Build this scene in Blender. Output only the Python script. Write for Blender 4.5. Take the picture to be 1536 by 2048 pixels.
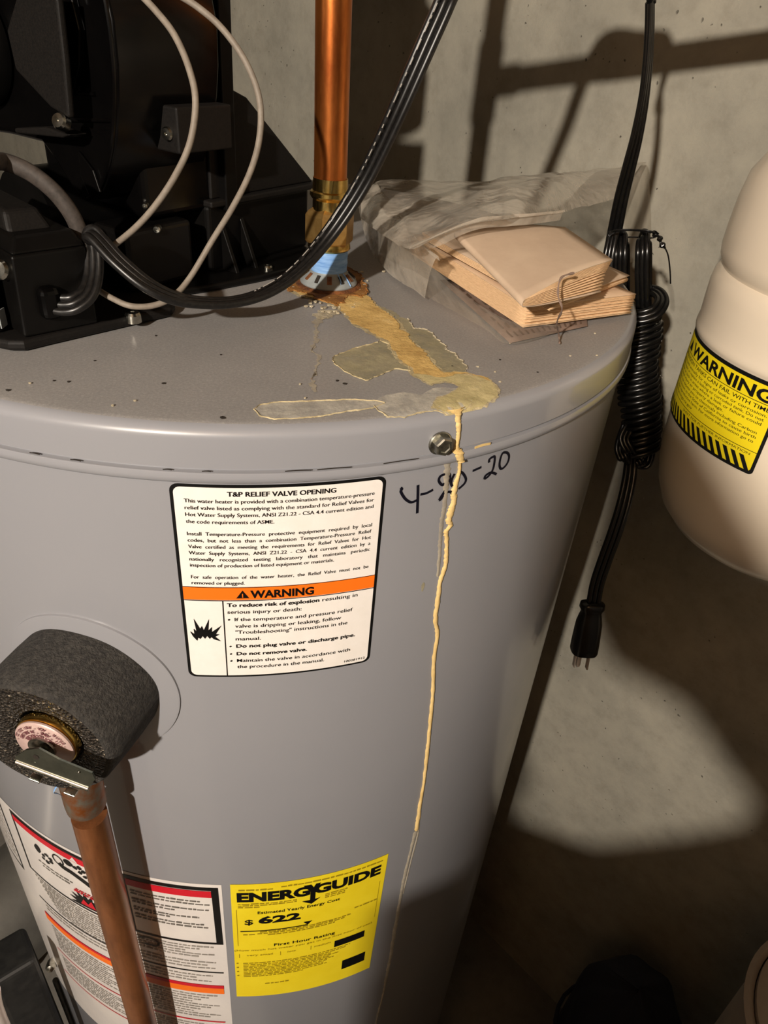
import bpy, bmesh, math, random
from mathutils import Vector, Matrix, noise
random.seed(7)
for o in list(bpy.data.objects): bpy.data.objects.remove(o)
SC = bpy.context.scene
COL = SC.collection
H = 1.35                       # height of the heater lid above the floor; all builders use z = 0 at the lid
# ---------------------------------------------------------------- camera
FPX, PITCH, ROLL = 1462.07, 0.6023, 0.0939
CP = Vector((0.1153, -0.5583, 0.1561))
_F = Vector((0, math.cos(PITCH), -math.sin(PITCH))); _R = Vector((1, 0, 0)); _U = _R.cross(_F)
CR = math.cos(ROLL)*_R + math.sin(ROLL)*_U; CU = -math.sin(ROLL)*_R + math.cos(ROLL)*_U
cam_d = bpy.data.cameras.new('camera'); cam = bpy.data.objects.new('camera', cam_d); COL.objects.link(cam)
cam_d.sensor_fit = 'VERTICAL'; cam_d.sensor_height = 24; cam_d.lens = FPX/2048*24
cam_d.clip_start = 0.02; cam_d.clip_end = 50
mw = Matrix((CR, CU, -_F)).transposed().to_4x4(); mw.translation = CP + Vector((0, 0, H))
cam.matrix_world = mw
SC.camera = cam
# ---------------------------------------------------------------- world, light, exposure
w = bpy.data.worlds.new('world'); SC.world = w; w.use_nodes = True
w.node_tree.nodes['Background'].inputs[0].default_value = (1, .9, .78, 1)
w.node_tree.nodes['Background'].inputs[1].default_value = 0.004
LP = Vector((-0.38, -1.71, 0.70))
ld = bpy.data.lights.new('bulb_light', 'POINT'); ld.energy = 172; ld.color = (1, .905, .79); ld.shadow_soft_size = .022
lo = bpy.data.objects.new('bulb_light', ld); lo.location = LP + Vector((0, 0, H)); COL.objects.link(lo)
SC.view_settings.view_transform = 'Standard'; SC.view_settings.look = 'None'
SC.view_settings.exposure = 0.0; SC.view_settings.gamma = 1; SC.view_settings.use_curve_mapping = False

# ---------------------------------------------------------------- pixel helpers (frame 1536 x 2048)
def ray(x, y): return _F + (x-768)/FPX*CR - (y-1024)/FPX*CU
def on_z(x, y, z=0.0):
    v = ray(x, y); return CP + v*((z-CP.z)/v.z)
def on_pl(x, y, P, n):
    v = ray(x, y); return CP + v*((Vector(P)-CP).dot(n)/v.dot(n))
def at_d(x, y, d): return CP + ray(x, y)*d
WN = Vector((.689, .725, 0)).normalized(); WT = Vector((WN.y, -WN.x, 0)); WD = .41
def wl(s, wd, z): return WT*s + WN*(WD-wd) + Vector((0, 0, z))   # s along the back wall, wd in front of it
def near_wall(x, y, wd): return on_pl(x, y, WN*(WD-wd), WN)

# ---------------------------------------------------------------- materials
def S2L(c): return tuple(((v/12.92) if v <= .04045 else ((v+.055)/1.055)**2.4) for v in c)
class NT:
    def __init__(s, name):
        s.m = bpy.data.materials.new(name); s.m.use_nodes = True; s.t = s.m.node_tree
        s.b = s.t.nodes['Principled BSDF']; s.out = s.t.nodes['Material Output']
        s.tc = s.t.nodes.new('ShaderNodeTexCoord')
    def n(s, typ, **kw):
        nd = s.t.nodes.new(typ)
        for k, v in kw.items():
            if k in nd.inputs: nd.inputs[k].default_value = v
            else: setattr(nd, k, v)
        return nd
    def l(s, a, b): s.t.links.new(a, b)
    def noise(s, scale, detail=4, rough=.6, stretch=None):
        nz = s.n('ShaderNodeTexNoise'); nz.inputs['Scale'].default_value = scale
        nz.inputs['Detail'].default_value = detail; nz.inputs['Roughness'].default_value = rough
        src = s.tc.outputs['Object']
        if stretch:
            mp = s.n('ShaderNodeMapping'); mp.inputs['Scale'].default_value = stretch
            s.l(src, mp.inputs[0]); src = mp.outputs[0]
        s.l(src, nz.inputs['Vector']); return nz.outputs['Fac']
    def ramp(s, fac, stops):
        r = s.n('ShaderNodeValToRGB'); e = r.color_ramp.elements
        while len(e) < len(stops): e.new(.5)
        for i, (p, c) in enumerate(stops): e[i].position = p; e[i].color = (*c, 1) if len(c) == 3 else c
        s.l(fac, r.inputs[0]); return r.outputs[0]
    def bump(s, fac, st=.3, dist=.001):
        b = s.n('ShaderNodeBump'); b.inputs['Strength'].default_value = st; b.inputs['Distance'].default_value = dist
        s.l(fac, b.inputs['Height'])
        if s.b.inputs['Normal'].is_linked: s.l(s.b.inputs['Normal'].links[0].from_socket, b.inputs['Normal'])
        s.l(b.outputs[0], s.b.inputs['Normal'])
def mat(name, c, rough=.5, metal=0, c2=None, sc=20, bump=0, bsc=200, coat=0, lin=False, stretch=None, lo=.35, hi=.65, spec=.5, bd=.001):
    k = NT(name); f = (lambda q: q) if lin else S2L
    k.b.inputs['Roughness'].default_value = rough; k.b.inputs['Metallic'].default_value = metal
    k.b.inputs['Coat Weight'].default_value = coat; k.b.inputs['Coat Roughness'].default_value = .06
    k.b.inputs['Specular IOR Level'].default_value = spec
    if c2: k.l(k.ramp(k.noise(sc, 6, .65, stretch), [(lo, f(c)), (hi, f(c2))]), k.b.inputs['Base Color'])
    else: k.b.inputs['Base Color'].default_value = (*f(c), 1)
    if bump: k.bump(k.noise(bsc, 5, .6), bump, bd)
    return k.m
M = {}
def heater_paint():
    k = NT('grey_enamel'); k.b.inputs['Roughness'].default_value = .34
    k.b.inputs['Coat Weight'].default_value = .6; k.b.inputs['Coat Roughness'].default_value = .09
    k.l(k.ramp(k.noise(3, 5), [(.3, S2L((.560, .562, .582))), (.7, S2L((.585, .584, .600)))]), k.b.inputs['Base Color'])
    k.bump(k.noise(7, 2), .12, .006)
    return k.m
M['enamel'] = heater_paint()
def lid_paint():
    k = NT('dusty_grey_enamel'); k.b.inputs['Coat Weight'].default_value = .12; k.b.inputs['Coat Roughness'].default_value = .25
    d = k.noise(700, 3, .8); big = k.noise(9, 5)
    a = k.ramp(d, [(.30, S2L((.530, .520, .515))), (.56, S2L((.585, .575, .568))), (.72, S2L((.65, .635, .62)))])
    b = k.ramp(big, [(.35, (.88, .88, .88)), (.65, (1.06, 1.05, 1.04))])
    mx = k.n('ShaderNodeMix', data_type='RGBA', blend_type='MULTIPLY'); mx.inputs[0].default_value = 1
    k.l(a, mx.inputs[6]); k.l(b, mx.inputs[7]); k.l(mx.outputs[2], k.b.inputs['Base Color'])
    k.b.inputs['Roughness'].default_value = .55
    k.bump(d, .15, .0004)
    return k.m
M['lid'] = lid_paint()
def concrete(name, base, base2, pit=True):
    k = NT(name); k.b.inputs['Roughness'].default_value = .88; k.b.inputs['Specular IOR Level'].default_value = .25
    a = k.ramp(k.noise(7, 8, .62), [(.28, S2L(base)), (.5, S2L(tuple((x+y)/2+.01 for x, y in zip(base, base2)))), (.74, S2L(base2))])
    b = k.ramp(k.noise(38, 6, .7), [(.25, (.80, .79, .77)), (.5, (1, 1, 1)), (.75, (1.1, 1.1, 1.08))])
    mx = k.n('ShaderNodeMix', data_type='RGBA', blend_type='MULTIPLY'); mx.inputs[0].default_value = .85
    k.l(a, mx.inputs[6]); k.l(b, mx.inputs[7]); col = mx.outputs[2]
    k.bump(k.noise(26, 8, .6), .35, .004); k.bump(k.noise(160, 5, .7), .25, .0012)
    if pit:
        for sc, lo_, hi_ in ((42, .0, .075), (95, .0, .10)):
            v = k.n('ShaderNodeTexVoronoi'); v.inputs['Scale'].default_value = sc; v.inputs['Randomness'].default_value = 1
            nz = k.n('ShaderNodeTexNoise'); nz.inputs['Scale'].default_value = 60; k.l(k.tc.outputs['Object'], nz.inputs['Vector'])
            ad = k.n('ShaderNodeMix', data_type='RGBA'); ad.inputs[0].default_value = .012
            k.l(k.tc.outputs['Object'], ad.inputs[6]); k.l(nz.outputs['Color'], ad.inputs[7]); k.l(ad.outputs[2], v.inputs['Vector'])
            rv = k.ramp(v.outputs['Distance'], [(lo_, (0, 0, 0)), (hi_, (1, 1, 1))])
            gate = k.ramp(k.noise(11 if sc < 60 else 17, 2), [(.52, (1, 1, 1)), (.56, (0, 0, 0))])
            mm = k.n('ShaderNodeMath', operation='MAXIMUM'); k.l(rv, mm.inputs[0]); k.l(gate, mm.inputs[1])
            m2 = k.n('ShaderNodeMix', data_type='RGBA'); k.l(mm.outputs[0], m2.inputs[0])
            m2.inputs[6].default_value = (*S2L((.30, .28, .24)), 1); k.l(col, m2.inputs[7]); col = m2.outputs[2]
            k.bump(mm.outputs[0], .8, .0022)
    k.l(col, k.b.inputs['Base Color'])
    return k.m
M['wall'] = concrete('poured_concrete', (.535, .52, .475), (.66, .635, .575))
M['floor'] = concrete('concrete_floor', (.40, .39, .37), (.50, .48, .45), False)
M['room'] = mat('dark_grey_block', (.24, .235, .225), .9, c2=(.30, .29, .27), sc=4)
M['joist'] = mat('rough_timber', (.42, .33, .22), .85, c2=(.52, .42, .29), sc=12, stretch=(1, 14, 14))
M['plastic'] = mat('black_plastic', (.026, .024, .022), .36, c2=(.050, .045, .041), sc=25, bump=.06, bsc=300, spec=.2, bd=.0004)
M['plastic_dusty'] = mat('dusty_black_plastic', (.060, .054, .050), .55, c2=(.105, .093, .084), sc=900, bump=.15, bsc=700, bd=.0003, lo=.35, hi=.7, spec=.22)
M['plastic_gloss'] = mat('gloss_black_plastic', (.018, .016, .016), .22, c2=(.028, .025, .024), sc=30, bump=.03, bsc=60, spec=.22)
M['cord'] = mat('black_vinyl', (.035, .035, .037), .27, c2=(.07, .066, .062), sc=300, spec=.6)
M['cord_dusty'] = mat('dusty_black_vinyl', (.055, .052, .050), .36, c2=(.12, .11, .104), sc=500, lo=.42, hi=.72)
M['cord_print'] = mat('grey_cord_print', (.62, .60, .57), .6)
M['sheath'] = mat('grey_brown_sheath', (.20, .18, .165), .6, c2=(.29, .26, .24), sc=300)
M['wire'] = mat('pale_grey_wire', (.47, .43, .385), .6, c2=(.54, .50, .45), sc=200)
M['steel'] = mat('zinc_steel', (.62, .61, .57), .22, 1, c2=(.78, .77, .73), sc=300, bump=.1, bsc=200)
M['lever'] = mat('plated_steel', (.50, .53, .49), .20, 1, c2=(.62, .64, .60), sc=90, bump=.15, bsc=60)
M['screw'] = mat('dull_zinc', (.50, .50, .47), .35, 1, c2=(.72, .71, .66), sc=400)
M['brass'] = mat('aged_brass', (.80, .66, .34), .2, 1, c2=(.90, .78, .48), sc=140, bump=.05, bsc=200)
M['brass_dark'] = mat('dull_brass', (.72, .56, .32), .36, .85, c2=(.80, .65, .40), sc=160)
def copper(name, dark, light, streak):
    k = NT(name); k.b.inputs['Metallic'].default_value = .92; k.b.inputs['Roughness'].default_value = .33
    a = k.ramp(k.noise(26, 6, .65, (1.3, 1.3, .4)), [(.28, S2L(dark)), (.52, S2L(light)), (.75, S2L(tuple(min(1, v*1.12) for v in light)))])
    b = k.ramp(k.noise(60, 5, .7, (1, 1, .12)), [(.35, (streak,)*3), (.55, (1, 1, 1))])
    mx = k.n('ShaderNodeMix', data_type='RGBA', blend_type='MULTIPLY'); mx.inputs[0].default_value = .8
    k.l(a, mx.inputs[6]); k.l(b, mx.inputs[7]); k.l(mx.outputs[2], k.b.inputs['Base Color'])
    k.bump(k.noise(150, 4), .06, .0008); return k.m
M['copper'] = copper('orange_tarnished_copper', (.60, .30, .13), (.84, .50, .24), .66)
M['copper_brown'] = copper('brown_tarnished_copper', (.42, .25, .155), (.62, .40, .25), .62)
M['copper_brown'].node_tree.nodes['Principled BSDF'].inputs['Metallic'].default_value = .55
M['solder'] = mat('smeared_solder', (.62, .36, .17), .42, .75, c2=(.56, .55, .50), sc=110, bump=.4, bsc=120)
M['tape'] = mat('blue_thread_tape', (.36, .55, .80), .62, c2=(.58, .74, .92), sc=55, bump=.6, bsc=60, stretch=(1, 1, 9))
M['collar'] = mat('grey_plastic_collar', (.50, .52, .52), .5, c2=(.58, .60, .60), sc=70)
M['rust'] = mat('rust', (.22, .12, .06), .85, c2=(.52, .31, .14), sc=140, bump=.9, bsc=180, bd=.002)
M['foam'] = mat('charcoal_foam', (.175, .165, .155), .85, c2=(.30, .285, .265), sc=330, bump=.9, bsc=650, lo=.4, hi=.75, bd=.002)
def sparkle():
    k = NT('cut_foam_cells'); k.b.inputs['Roughness'].default_value = .6
    v = k.n('ShaderNodeTexVoronoi'); v.inputs['Scale'].default_value = 620; k.l(k.tc.outputs['Object'], v.inputs['Vector'])
    k.l(k.ramp(v.outputs['Color'], [(.5, S2L((.20, .18, .16))), (.80, S2L((.30, .27, .24))), (.93, S2L((.62, .57, .50)))]), k.b.inputs['Base Color'])
    r = k.ramp(k.noise(500, 4), [(.45, (.6,)*3), (.65, (.12,)*3)]); k.l(r, k.b.inputs['Roughness'])
    k.bump(v.outputs['Distance'], 1.0, .004)
    return k.m
M['foam_cut'] = sparkle()
M['white_print'] = mat('pale_label_film', (.93, .905, .875), .38, c2=(.95, .925, .90), sc=90, coat=.1)
M['white_label'] = mat('glossy_white_label', (.88, .855, .84), .32, c2=(.92, .895, .87), sc=30, coat=.4)
M['ink'] = mat('black_ink', (.035, .035, .035), .42)
M['ink_soft'] = mat('grey_ink', (.60, .575, .545), .5)
M['ink_mid'] = mat('mid_grey_ink', (.42, .40, .375), .5)
M['marker'] = mat('black_marker_ink', (.05, .05, .10), .35)
M['orange'] = mat('orange_ink', (.98, .46, .10), .4)
M['red'] = mat('red_ink', (.80, .10, .17), .4)
M['redorange'] = mat('faded_orange_ink', (.93, .42, .26), .4)
M['yellow'] = mat('yellow_label', (.93, .83, .12), .45, c2=(.95, .86, .16), sc=40)
M['yellow_ink'] = mat('olive_ink', (.62, .54, .08), .5)
M['yellow_tank'] = mat('yellow_warning_film', (.93, .84, .10), .42)
M['tank'] = mat('cream_enamel', (.875, .82, .735), .33, c2=(.895, .84, .76), sc=5, coat=.35)
M['valve_plate'] = mat('pinkish_metal_plate', (.78, .66, .64), .38, .25, c2=(.86, .75, .71), sc=60)
M['valve_ink'] = mat('maroon_ink', (.45, .27, .29), .5)
M['paper'] = mat('tan_cover_paper', (.74, .645, .55), .85, c2=(.79, .70, .60), sc=30)
M['paper2'] = mat('peach_cover_paper', (.77, .645, .52), .85, c2=(.82, .70, .575), sc=25)
M['pages'] = mat('newsprint_page_edges', (.80, .65, .49), .9, c2=(.90, .76, .59), sc=240, stretch=(1, 1, 12), bump=.3, bsc=300)
M['leaflet'] = mat('brown_leaflet', (.47, .39, .345), .8, c2=(.54, .455, .40), sc=60)
M['paper_ink'] = mat('printed_text_ink', (.42, .34, .28), .8)
M['navy'] = mat('navy_fabric', (.030, .035, .09), .85, c2=(.04, .05, .12), sc=40, bump=.5, bsc=60)
M['bucket'] = mat('grey_plastic', (.55, .50, .46), .5, c2=(.6, .55, .5), sc=20)
M['duct'] = mat('galvanised_sheet', (.52, .51, .49), .42, .6, c2=(.62, .61, .58), sc=9)
M['card'] = mat('brown_cardboard', (.52, .40, .28), .85, c2=(.58, .45, .32), sc=30)
M['valve_black'] = mat('dark_valve_casting', (.12, .12, .12), .5, c2=(.17, .17, .165), sc=80)
M['nickel'] = mat('nickel_pin', (.74, .68, .62), .35, .55, c2=(.80, .75, .70), sc=200)
M['bulb'] = mat('frosted_bulb', (.95, .92, .85), .3)
def bag_mat(nm='clear_polythene', st=(.13, .34, .62), fc=.40):
    k = NT(nm); t = k.t
    k.b.inputs['Base Color'].default_value = (*S2L((.78, .74, .68)), 1); k.b.inputs['Roughness'].default_value = .16
    k.b.inputs['Coat Weight'].default_value = .3
    k.bump(k.noise(26, 3, .5), .75, .007)
    tr = k.n('ShaderNodeBsdfTransparent'); tr.inputs[0].default_value = (.97, .96, .94, 1)
    mx = k.n('ShaderNodeMixShader')
    fr = k.n('ShaderNodeLayerWeight'); fr.inputs['Blend'].default_value = .35
    r = k.ramp(k.noise(22, 6, .6, (1, 1, 1)), [(.28, (st[0],)*3), (.50, (st[1],)*3), (.72, (st[2],)*3)])
    ad = k.n('ShaderNodeMath', operation='MULTIPLY_ADD'); k.l(fr.outputs['Facing'], ad.inputs[0]); ad.inputs[1].default_value = fc; k.l(r, ad.inputs[2])
    k.l(ad.outputs[0], mx.inputs[0]); k.l(tr.outputs[0], mx.inputs[1]); k.l(k.b.outputs[0], mx.inputs[2]); k.l(mx.outputs[0], k.out.inputs[0])
    return k.m
M['bag'] = bag_mat()
M['bag_clear'] = bag_mat('thin_clear_polythene', (.03, .12, .36), .22)
def stain_mat(name, c, c2, alo, ahi, sc=70, bump=.5, rough=.75, c3=None):
    k = NT(name); k.b.inputs['Roughness'].default_value = rough
    st = [(.30, S2L(c)), (.58, S2L(c2))] + ([(.80, S2L(c3))] if c3 else [])
    k.l(k.ramp(k.noise(sc, 7, .68), st), k.b.inputs['Base Color'])
    k.bump(k.noise(sc*3, 5, .7), bump, .0012)
    if ahi < 1 or alo < 1:
        tr = k.n('ShaderNodeBsdfTransparent'); mx = k.n('ShaderNodeMixShader')
        k.l(k.ramp(k.noise(sc*1.4, 6, .7), [(.32, (alo,)*3), (.62, (ahi,)*3)]), mx.inputs[0])
        k.l(tr.outputs[0], mx.inputs[1]); k.l(k.b.outputs[0], mx.inputs[2]); k.l(mx.outputs[0], k.out.inputs[0])
    return k.m
M['st_yellow'] = stain_mat('ochre_mineral_crust', (.68, .54, .30), (.87, .73, .45), .93, 1, 55, .8, c3=(.93, .84, .62))
M['st_drip'] = stain_mat('cream_mineral_drip', (.82, .69, .43), (.90, .78, .53), 1, 1, 50, .5)
M['st_pale'] = stain_mat('pale_mineral_trace', (.62, .58, .52), (.72, .68, .60), .5, .8, 90, .3)
M['st_olive'] = stain_mat('olive_mineral_film', (.58, .55, .43), (.71, .67, .53), .45, .75, 70, .4)
M['st_grey'] = stain_mat('grey_mineral_film', (.72, .70, .66), (.84, .82, .77), .30, .75, 90, .35, .5)
M['st_edge'] = stain_mat('crusty_deposit_edge', (.74, .68, .54), (.86, .81, .70), .25, .95, 260, .8)
M['st_cream'] = stain_mat('cream_mineral_fringe', (.74, .66, .48), (.84, .78, .62), .35, .95, 120, .6)
M['st_pool'] = stain_mat('olive_cream_mineral_pool', (.68, .63, .44), (.83, .77, .57), .65, .98, 60, .5, c3=(.91, .86, .70))
M['st_rust'] = stain_mat('rusty_mineral_crust', (.42, .25, .10), (.66, .45, .20), .7, 1, 110, 1.0, c3=(.84, .68, .44))
M['speck'] = mat('dark_speck', (.14, .11, .08), .9)

# ---------------------------------------------------------------- mesh builder (world coordinates in, origin handled on build)
class MB:
    def __init__(s): s.v = []; s.f = []; s.mi = []; s.cur = 0
    def add(s, vs, fs):
        o = len(s.v); s.v += [Vector(p) for p in vs]; s.f += [tuple(i+o for i in f) for f in fs]; s.mi += [s.cur]*len(fs); return s
    def box(s, c, sz, ax=None):
        c = Vector(c); X, Y, Z = ax or (Vector((1, 0, 0)), Vector((0, 1, 0)), Vector((0, 0, 1)))
        vs = [c + X*(sz[0]/2*a) + Y*(sz[1]/2*b) + Z*(sz[2]/2*d) for a in (-1, 1) for b in (-1, 1) for d in (-1, 1)]
        return s.add(vs, [(0, 1, 3, 2), (4, 6, 7, 5), (0, 4, 5, 1), (2, 3, 7, 6), (0, 2, 6, 4), (1, 5, 7, 3)])
    def prism(s, poly, d):                      # planar polygon (3D points) extruded by vector d
        n = len(poly); P = [Vector(p) for p in poly]; d = Vector(d)
        return s.add(P + [p+d for p in P], [tuple(range(n))[::-1], tuple(range(n, 2*n))] + [(i, (i+1) % n, n+(i+1) % n, n+i) for i in range(n)])
    def lathe(s, c, ax, prof, seg=32, closed=False, ref=None):        # prof: (radius, height along axis)
        c = Vector(c); ax = Vector(ax).normalized()
        a = Vector(ref).normalized() if ref else (ax.orthogonal().normalized()); b = ax.cross(a)
        vs = []; fs = []
        for r, h in prof:
            for k in range(seg):
                t = 2*math.pi*k/seg; vs.append(c + ax*h + (a*math.cos(t)+b*math.sin(t))*r)
        m = len(prof)
        for i in range(m-1 if not closed else m):
            for k in range(seg):
                j = (i+1) % m; fs.append((i*seg+k, i*seg+(k+1) % seg, j*seg+(k+1) % seg, j*seg+k))
        if not closed:
            fs.append(tuple(range(seg))[::-1]); fs.append(tuple((m-1)*seg+k for k in range(seg)))
        return s.add(vs, fs)
    def tube(s, pts, r, seg=10, cap=True, up=None, flat=1.0):
        P = [Vector(p) for p in pts]; n = len(P); vs = []; fs = []; prev = None
        for i in range(n):
            t = (P[min(i+1, n-1)]-P[max(i-1, 0)]).normalized()
            if prev is None:
                a = t.cross(Vector(up) if up else Vector((.3, .2, 1))).normalized()
            else:
                a = (prev - t*prev.dot(t)).normalized()
            prev = a; b = t.cross(a); rr = r[i] if isinstance(r, (list, tuple)) else r
            for k in range(seg):
                q = 2*math.pi*k/seg; vs.append(P[i] + a*math.cos(q)*rr + b*math.sin(q)*rr*flat)
        for i in range(n-1):
            for k in range(seg): fs.append((i*seg+k, i*seg+(k+1) % seg, (i+1)*seg+(k+1) % seg, (i+1)*seg+k))
        if cap: fs.append(tuple(range(seg))[::-1]); fs.append(tuple((n-1)*seg+k for k in range(seg)))
        return s.add(vs, fs)
    def grid(s, rows):
        m = len(rows); n = len(rows[0])
        return s.add([p for r in rows for p in r], [(i*n+j, i*n+j+1, (i+1)*n+j+1, (i+1)*n+j) for i in range(m-1) for j in range(n-1)])
    def build(s, name, m, parent=None, smooth=35, bevel=0, subsurf=0, solid=0, flip=False):
        me = bpy.data.meshes.new(name)
        off = parent_off(parent) if parent else None
        if off is None:
            zs = [p.z for p in s.v]; cx = (min(p.x for p in s.v)+max(p.x for p in s.v))/2; cy = (min(p.y for p in s.v)+max(p.y for p in s.v))/2
            off = Vector((cx, cy, min(zs)))
        me.from_pydata([tuple(p-off) for p in s.v], [], s.f); me.validate()
        bm = bmesh.new(); bm.from_mesh(me)
        if not flip: bmesh.ops.recalc_face_normals(bm, faces=bm.faces)
        bm.to_mesh(me); bm.free()
        ms = m if isinstance(m, (list, tuple)) else [m]
        for q in ms: me.materials.append(M[q])
        if len(ms) > 1 and len(s.mi) == len(me.polygons): me.polygons.foreach_set('material_index', s.mi)
        if smooth:
            me.polygons.foreach_set('use_smooth', [True]*len(me.polygons)); me.set_sharp_from_angle(angle=math.radians(smooth))
        o = bpy.data.objects.new(name, me); COL.objects.link(o)
        if parent: o.parent = parent
        else: o.location = off
        if solid:
            q = o.modifiers.new('solid', 'SOLIDIFY'); q.thickness = solid; q.offset = 0
        if bevel:
            q = o.modifiers.new('bevel', 'BEVEL'); q.width = bevel; q.segments = 3; q.limit_method = 'ANGLE'; q.angle_limit = math.radians(40)
            me.set_sharp_from_angle(angle=math.radians(180)) if False else None
        if subsurf:
            q = o.modifiers.new('sub', 'SUBSURF'); q.levels = subsurf; q.render_levels = subsurf
        return o
def parent_off(p):
    off = Vector(p.location); q = p.parent
    while q: off += Vector(q.location); q = q.parent
    return off
def thing(name, label, cat, loc, group=None):
    o = bpy.data.objects.new(name, None); COL.objects.link(o); o.location = loc; o.empty_display_size = .05
    return tag(o, label, cat, group)
def tag(o, label=None, cat=None, group=None, kind=None):
    if label: o['label'] = label
    if cat: o['category'] = cat
    if group: o['group'] = group
    if kind: o['kind'] = kind
    return o
def struct(o): o['kind'] = 'structure'; return o
def spline(pts, n=8):
    P = [Vector(p) for p in pts]; out = []
    for i in range(len(P)-1):
        p0 = P[max(i-1, 0)]; p1 = P[i]; p2 = P[i+1]; p3 = P[min(i+2, len(P)-1)]
        for k in range(n):
            t = k/n; out.append(.5*((2*p1)+(p2-p0)*t+(2*p0-5*p1+4*p2-p3)*t*t+(3*p1-p0-3*p2+p3)*t**3))
    out.append(P[-1]); return out

# ---------------------------------------------------------------- lettering
_tc = {}
def text_mesh(s, bold=0.0):
    key = (s, bold)
    if key in _tc: return _tc[key]
    cu = bpy.data.curves.new('t', 'FONT'); cu.body = s; cu.size = 1; cu.resolution_u = 3; cu.offset = bold
    o = bpy.data.objects.new('t', cu); COL.objects.link(o)
    dg = bpy.context.evaluated_depsgraph_get(); me = bpy.data.meshes.new_from_object(o.evaluated_get(dg))
    vs = [(v.co.x, v.co.y) for v in me.vertices]; fs = [tuple(p.vertices) for p in me.polygons]
    bpy.data.objects.remove(o); bpy.data.curves.remove(cu); bpy.data.meshes.remove(me)
    _tc[key] = (vs, fs); return _tc[key]
def put_text(mb, s, u, v, h, fn, width=None, bold=0.0, align='l', shear=0, hh=.0):
    """s with baseline start (u, v) and cap height h, mapped through fn(u, v)"""
    vs, fs = text_mesh(s, bold)
    if not vs: return
    x0 = min(p[0] for p in vs); x1 = max(p[0] for p in vs); sy = h/.70
    sx = width/(x1-x0) if width else sy
    W = (x1-x0)*sx; uo = u - (W if align == 'r' else W/2 if align == 'c' else 0)
    mb.add([fn(uo+(p[0]-x0)*sx+shear*p[1]*sy, v+p[1]*sy) for p in vs], fs)
def put_poly(mb, pts, fn, sub=.004):            # convex or simple polygon in label coordinates, cut so that it follows the curve
    bm = bmesh.new(); vv = [bm.verts.new((p[0], p[1], 0)) for p in pts]; bm.faces.new(vv)
    bmesh.ops.triangulate(bm, faces=bm.faces[:])
    for x in frange(min(p[0] for p in pts), max(p[0] for p in pts), sub):
        bmesh.ops.bisect_plane(bm, geom=bm.verts[:]+bm.edges[:]+bm.faces[:], plane_co=(x, 0, 0), plane_no=(1, 0, 0))
    bm.verts.index_update(); mb.add([fn(v.co.x, v.co.y) for v in bm.verts], [tuple(v.index for v in f.verts) for f in bm.faces]); bm.free()
def frange(a, b, st):
    n = max(1, int(math.ceil((b-a)/st))); return [a+(b-a)*i/n for i in range(1, n)]
def rect(mb, u0, v0, u1, v1, fn, sub=.004): put_poly(mb, [(u0, v0), (u1, v0), (u1, v1), (u0, v1)], fn, sub)
def rrect(u0, v0, u1, v1, r, n=5):
    out = []
    for cx, cy, a in ((u1-r, v1-r, 0), (u0+r, v1-r, 90), (u0+r, v0+r, 180), (u1-r, v0+r, 270)):
        for k in range(n+1):
            t = math.radians(a+90*k/n); out.append((cx+r*math.cos(t), cy+r*math.sin(t)))
    return out
def stroke(mb, pts, wd, fn, n=6):
    P = spline([Vector((p[0], p[1], 0)) for p in pts], n); rows = []
    for i, p in enumerate(P):
        t = (P[min(i+1, len(P)-1)]-P[max(i-1, 0)]).normalized(); q = Vector((-t.y, t.x, 0))*wd/2
        rows.append([fn(p.x+q.x, p.y+q.y), fn(p.x-q.x, p.y-q.y)])
    mb.grid(rows)
def bars(mb, u0, u1, v, h, fn, rnd, fill=.8):   # a line of print too blurred to read
    u = u0
    while u < u1:
        L = rnd.uniform(.002, .006)
        e = min(u+L, u1)
        if e-u > .0006: rect(mb, u, v, e, v+h*rnd.uniform(.6, 1), fn, .01)
        u = e + rnd.uniform(.0006, .0012)
def cyl_map(cx, cy, R, az0, h=0.0):
    a0 = math.radians(az0)
    def fn(u, v):
        a = a0+u/R; return Vector((cx+(R+h)*math.cos(a), cy+(R+h)*math.sin(a), v))
    return fn

# ================================================================ STRUCTURE
S0, S1, WF = -3.0, 1.9, 3.4
def wallbox(name, s0, s1, w0, w1, z0, z1, m, bev=0):
    mb = MB(); c = wl((s0+s1)/2, (w0+w1)/2, (z0+z1)/2)
    mb.box(c, (s1-s0, w1-w0, z1-z0), (WT, WN, Vector((0, 0, 1)))); return struct(mb.build(name, m, smooth=0))
wallbox('floor', S0-.2, S1+.2, -.2, WF+.2, -H-.1, -H, 'floor')
wallbox('wall_back', S0, S1, -.2, 0, -H, 1.05, 'wall')
wallbox('wall_left', S0-.2, S0, -.2, WF+.2, -H, 1.05, 'room')
wallbox('wall_right', S1, S1+.2, -.2, WF+.2, -H, 1.05, 'room')
wallbox('wall_front', S0, S1, WF, WF+.2, -H, 1.05, 'room')
ceil = wallbox('ceiling', S0-.2, S1+.2, -.2, WF+.2, 1.05, 1.1, 'joist')
for k in range(12):
    mb = MB(); mb.box(wl(S0+.25+k*.41, WF/2, .94), (.04, WF-.01, .22), (WT, WN, Vector((0, 0, 1)))); mb.build('joist', 'joist', ceil, smooth=0)
# bulb that lights the room
fx = thing('ceiling_light', 'bare bulb in a porcelain holder under the basement joists', 'ceiling light', LP+Vector((0, 0, .06)))
mb = MB().lathe(LP+Vector((0, 0, .05)), (0, 0, 1), [(.018, 0), (.02, .03), (.05, .05), (.055, .12), (.055, 1.05-.75)], 24); mb.build('holder', 'white_label', fx)

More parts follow.
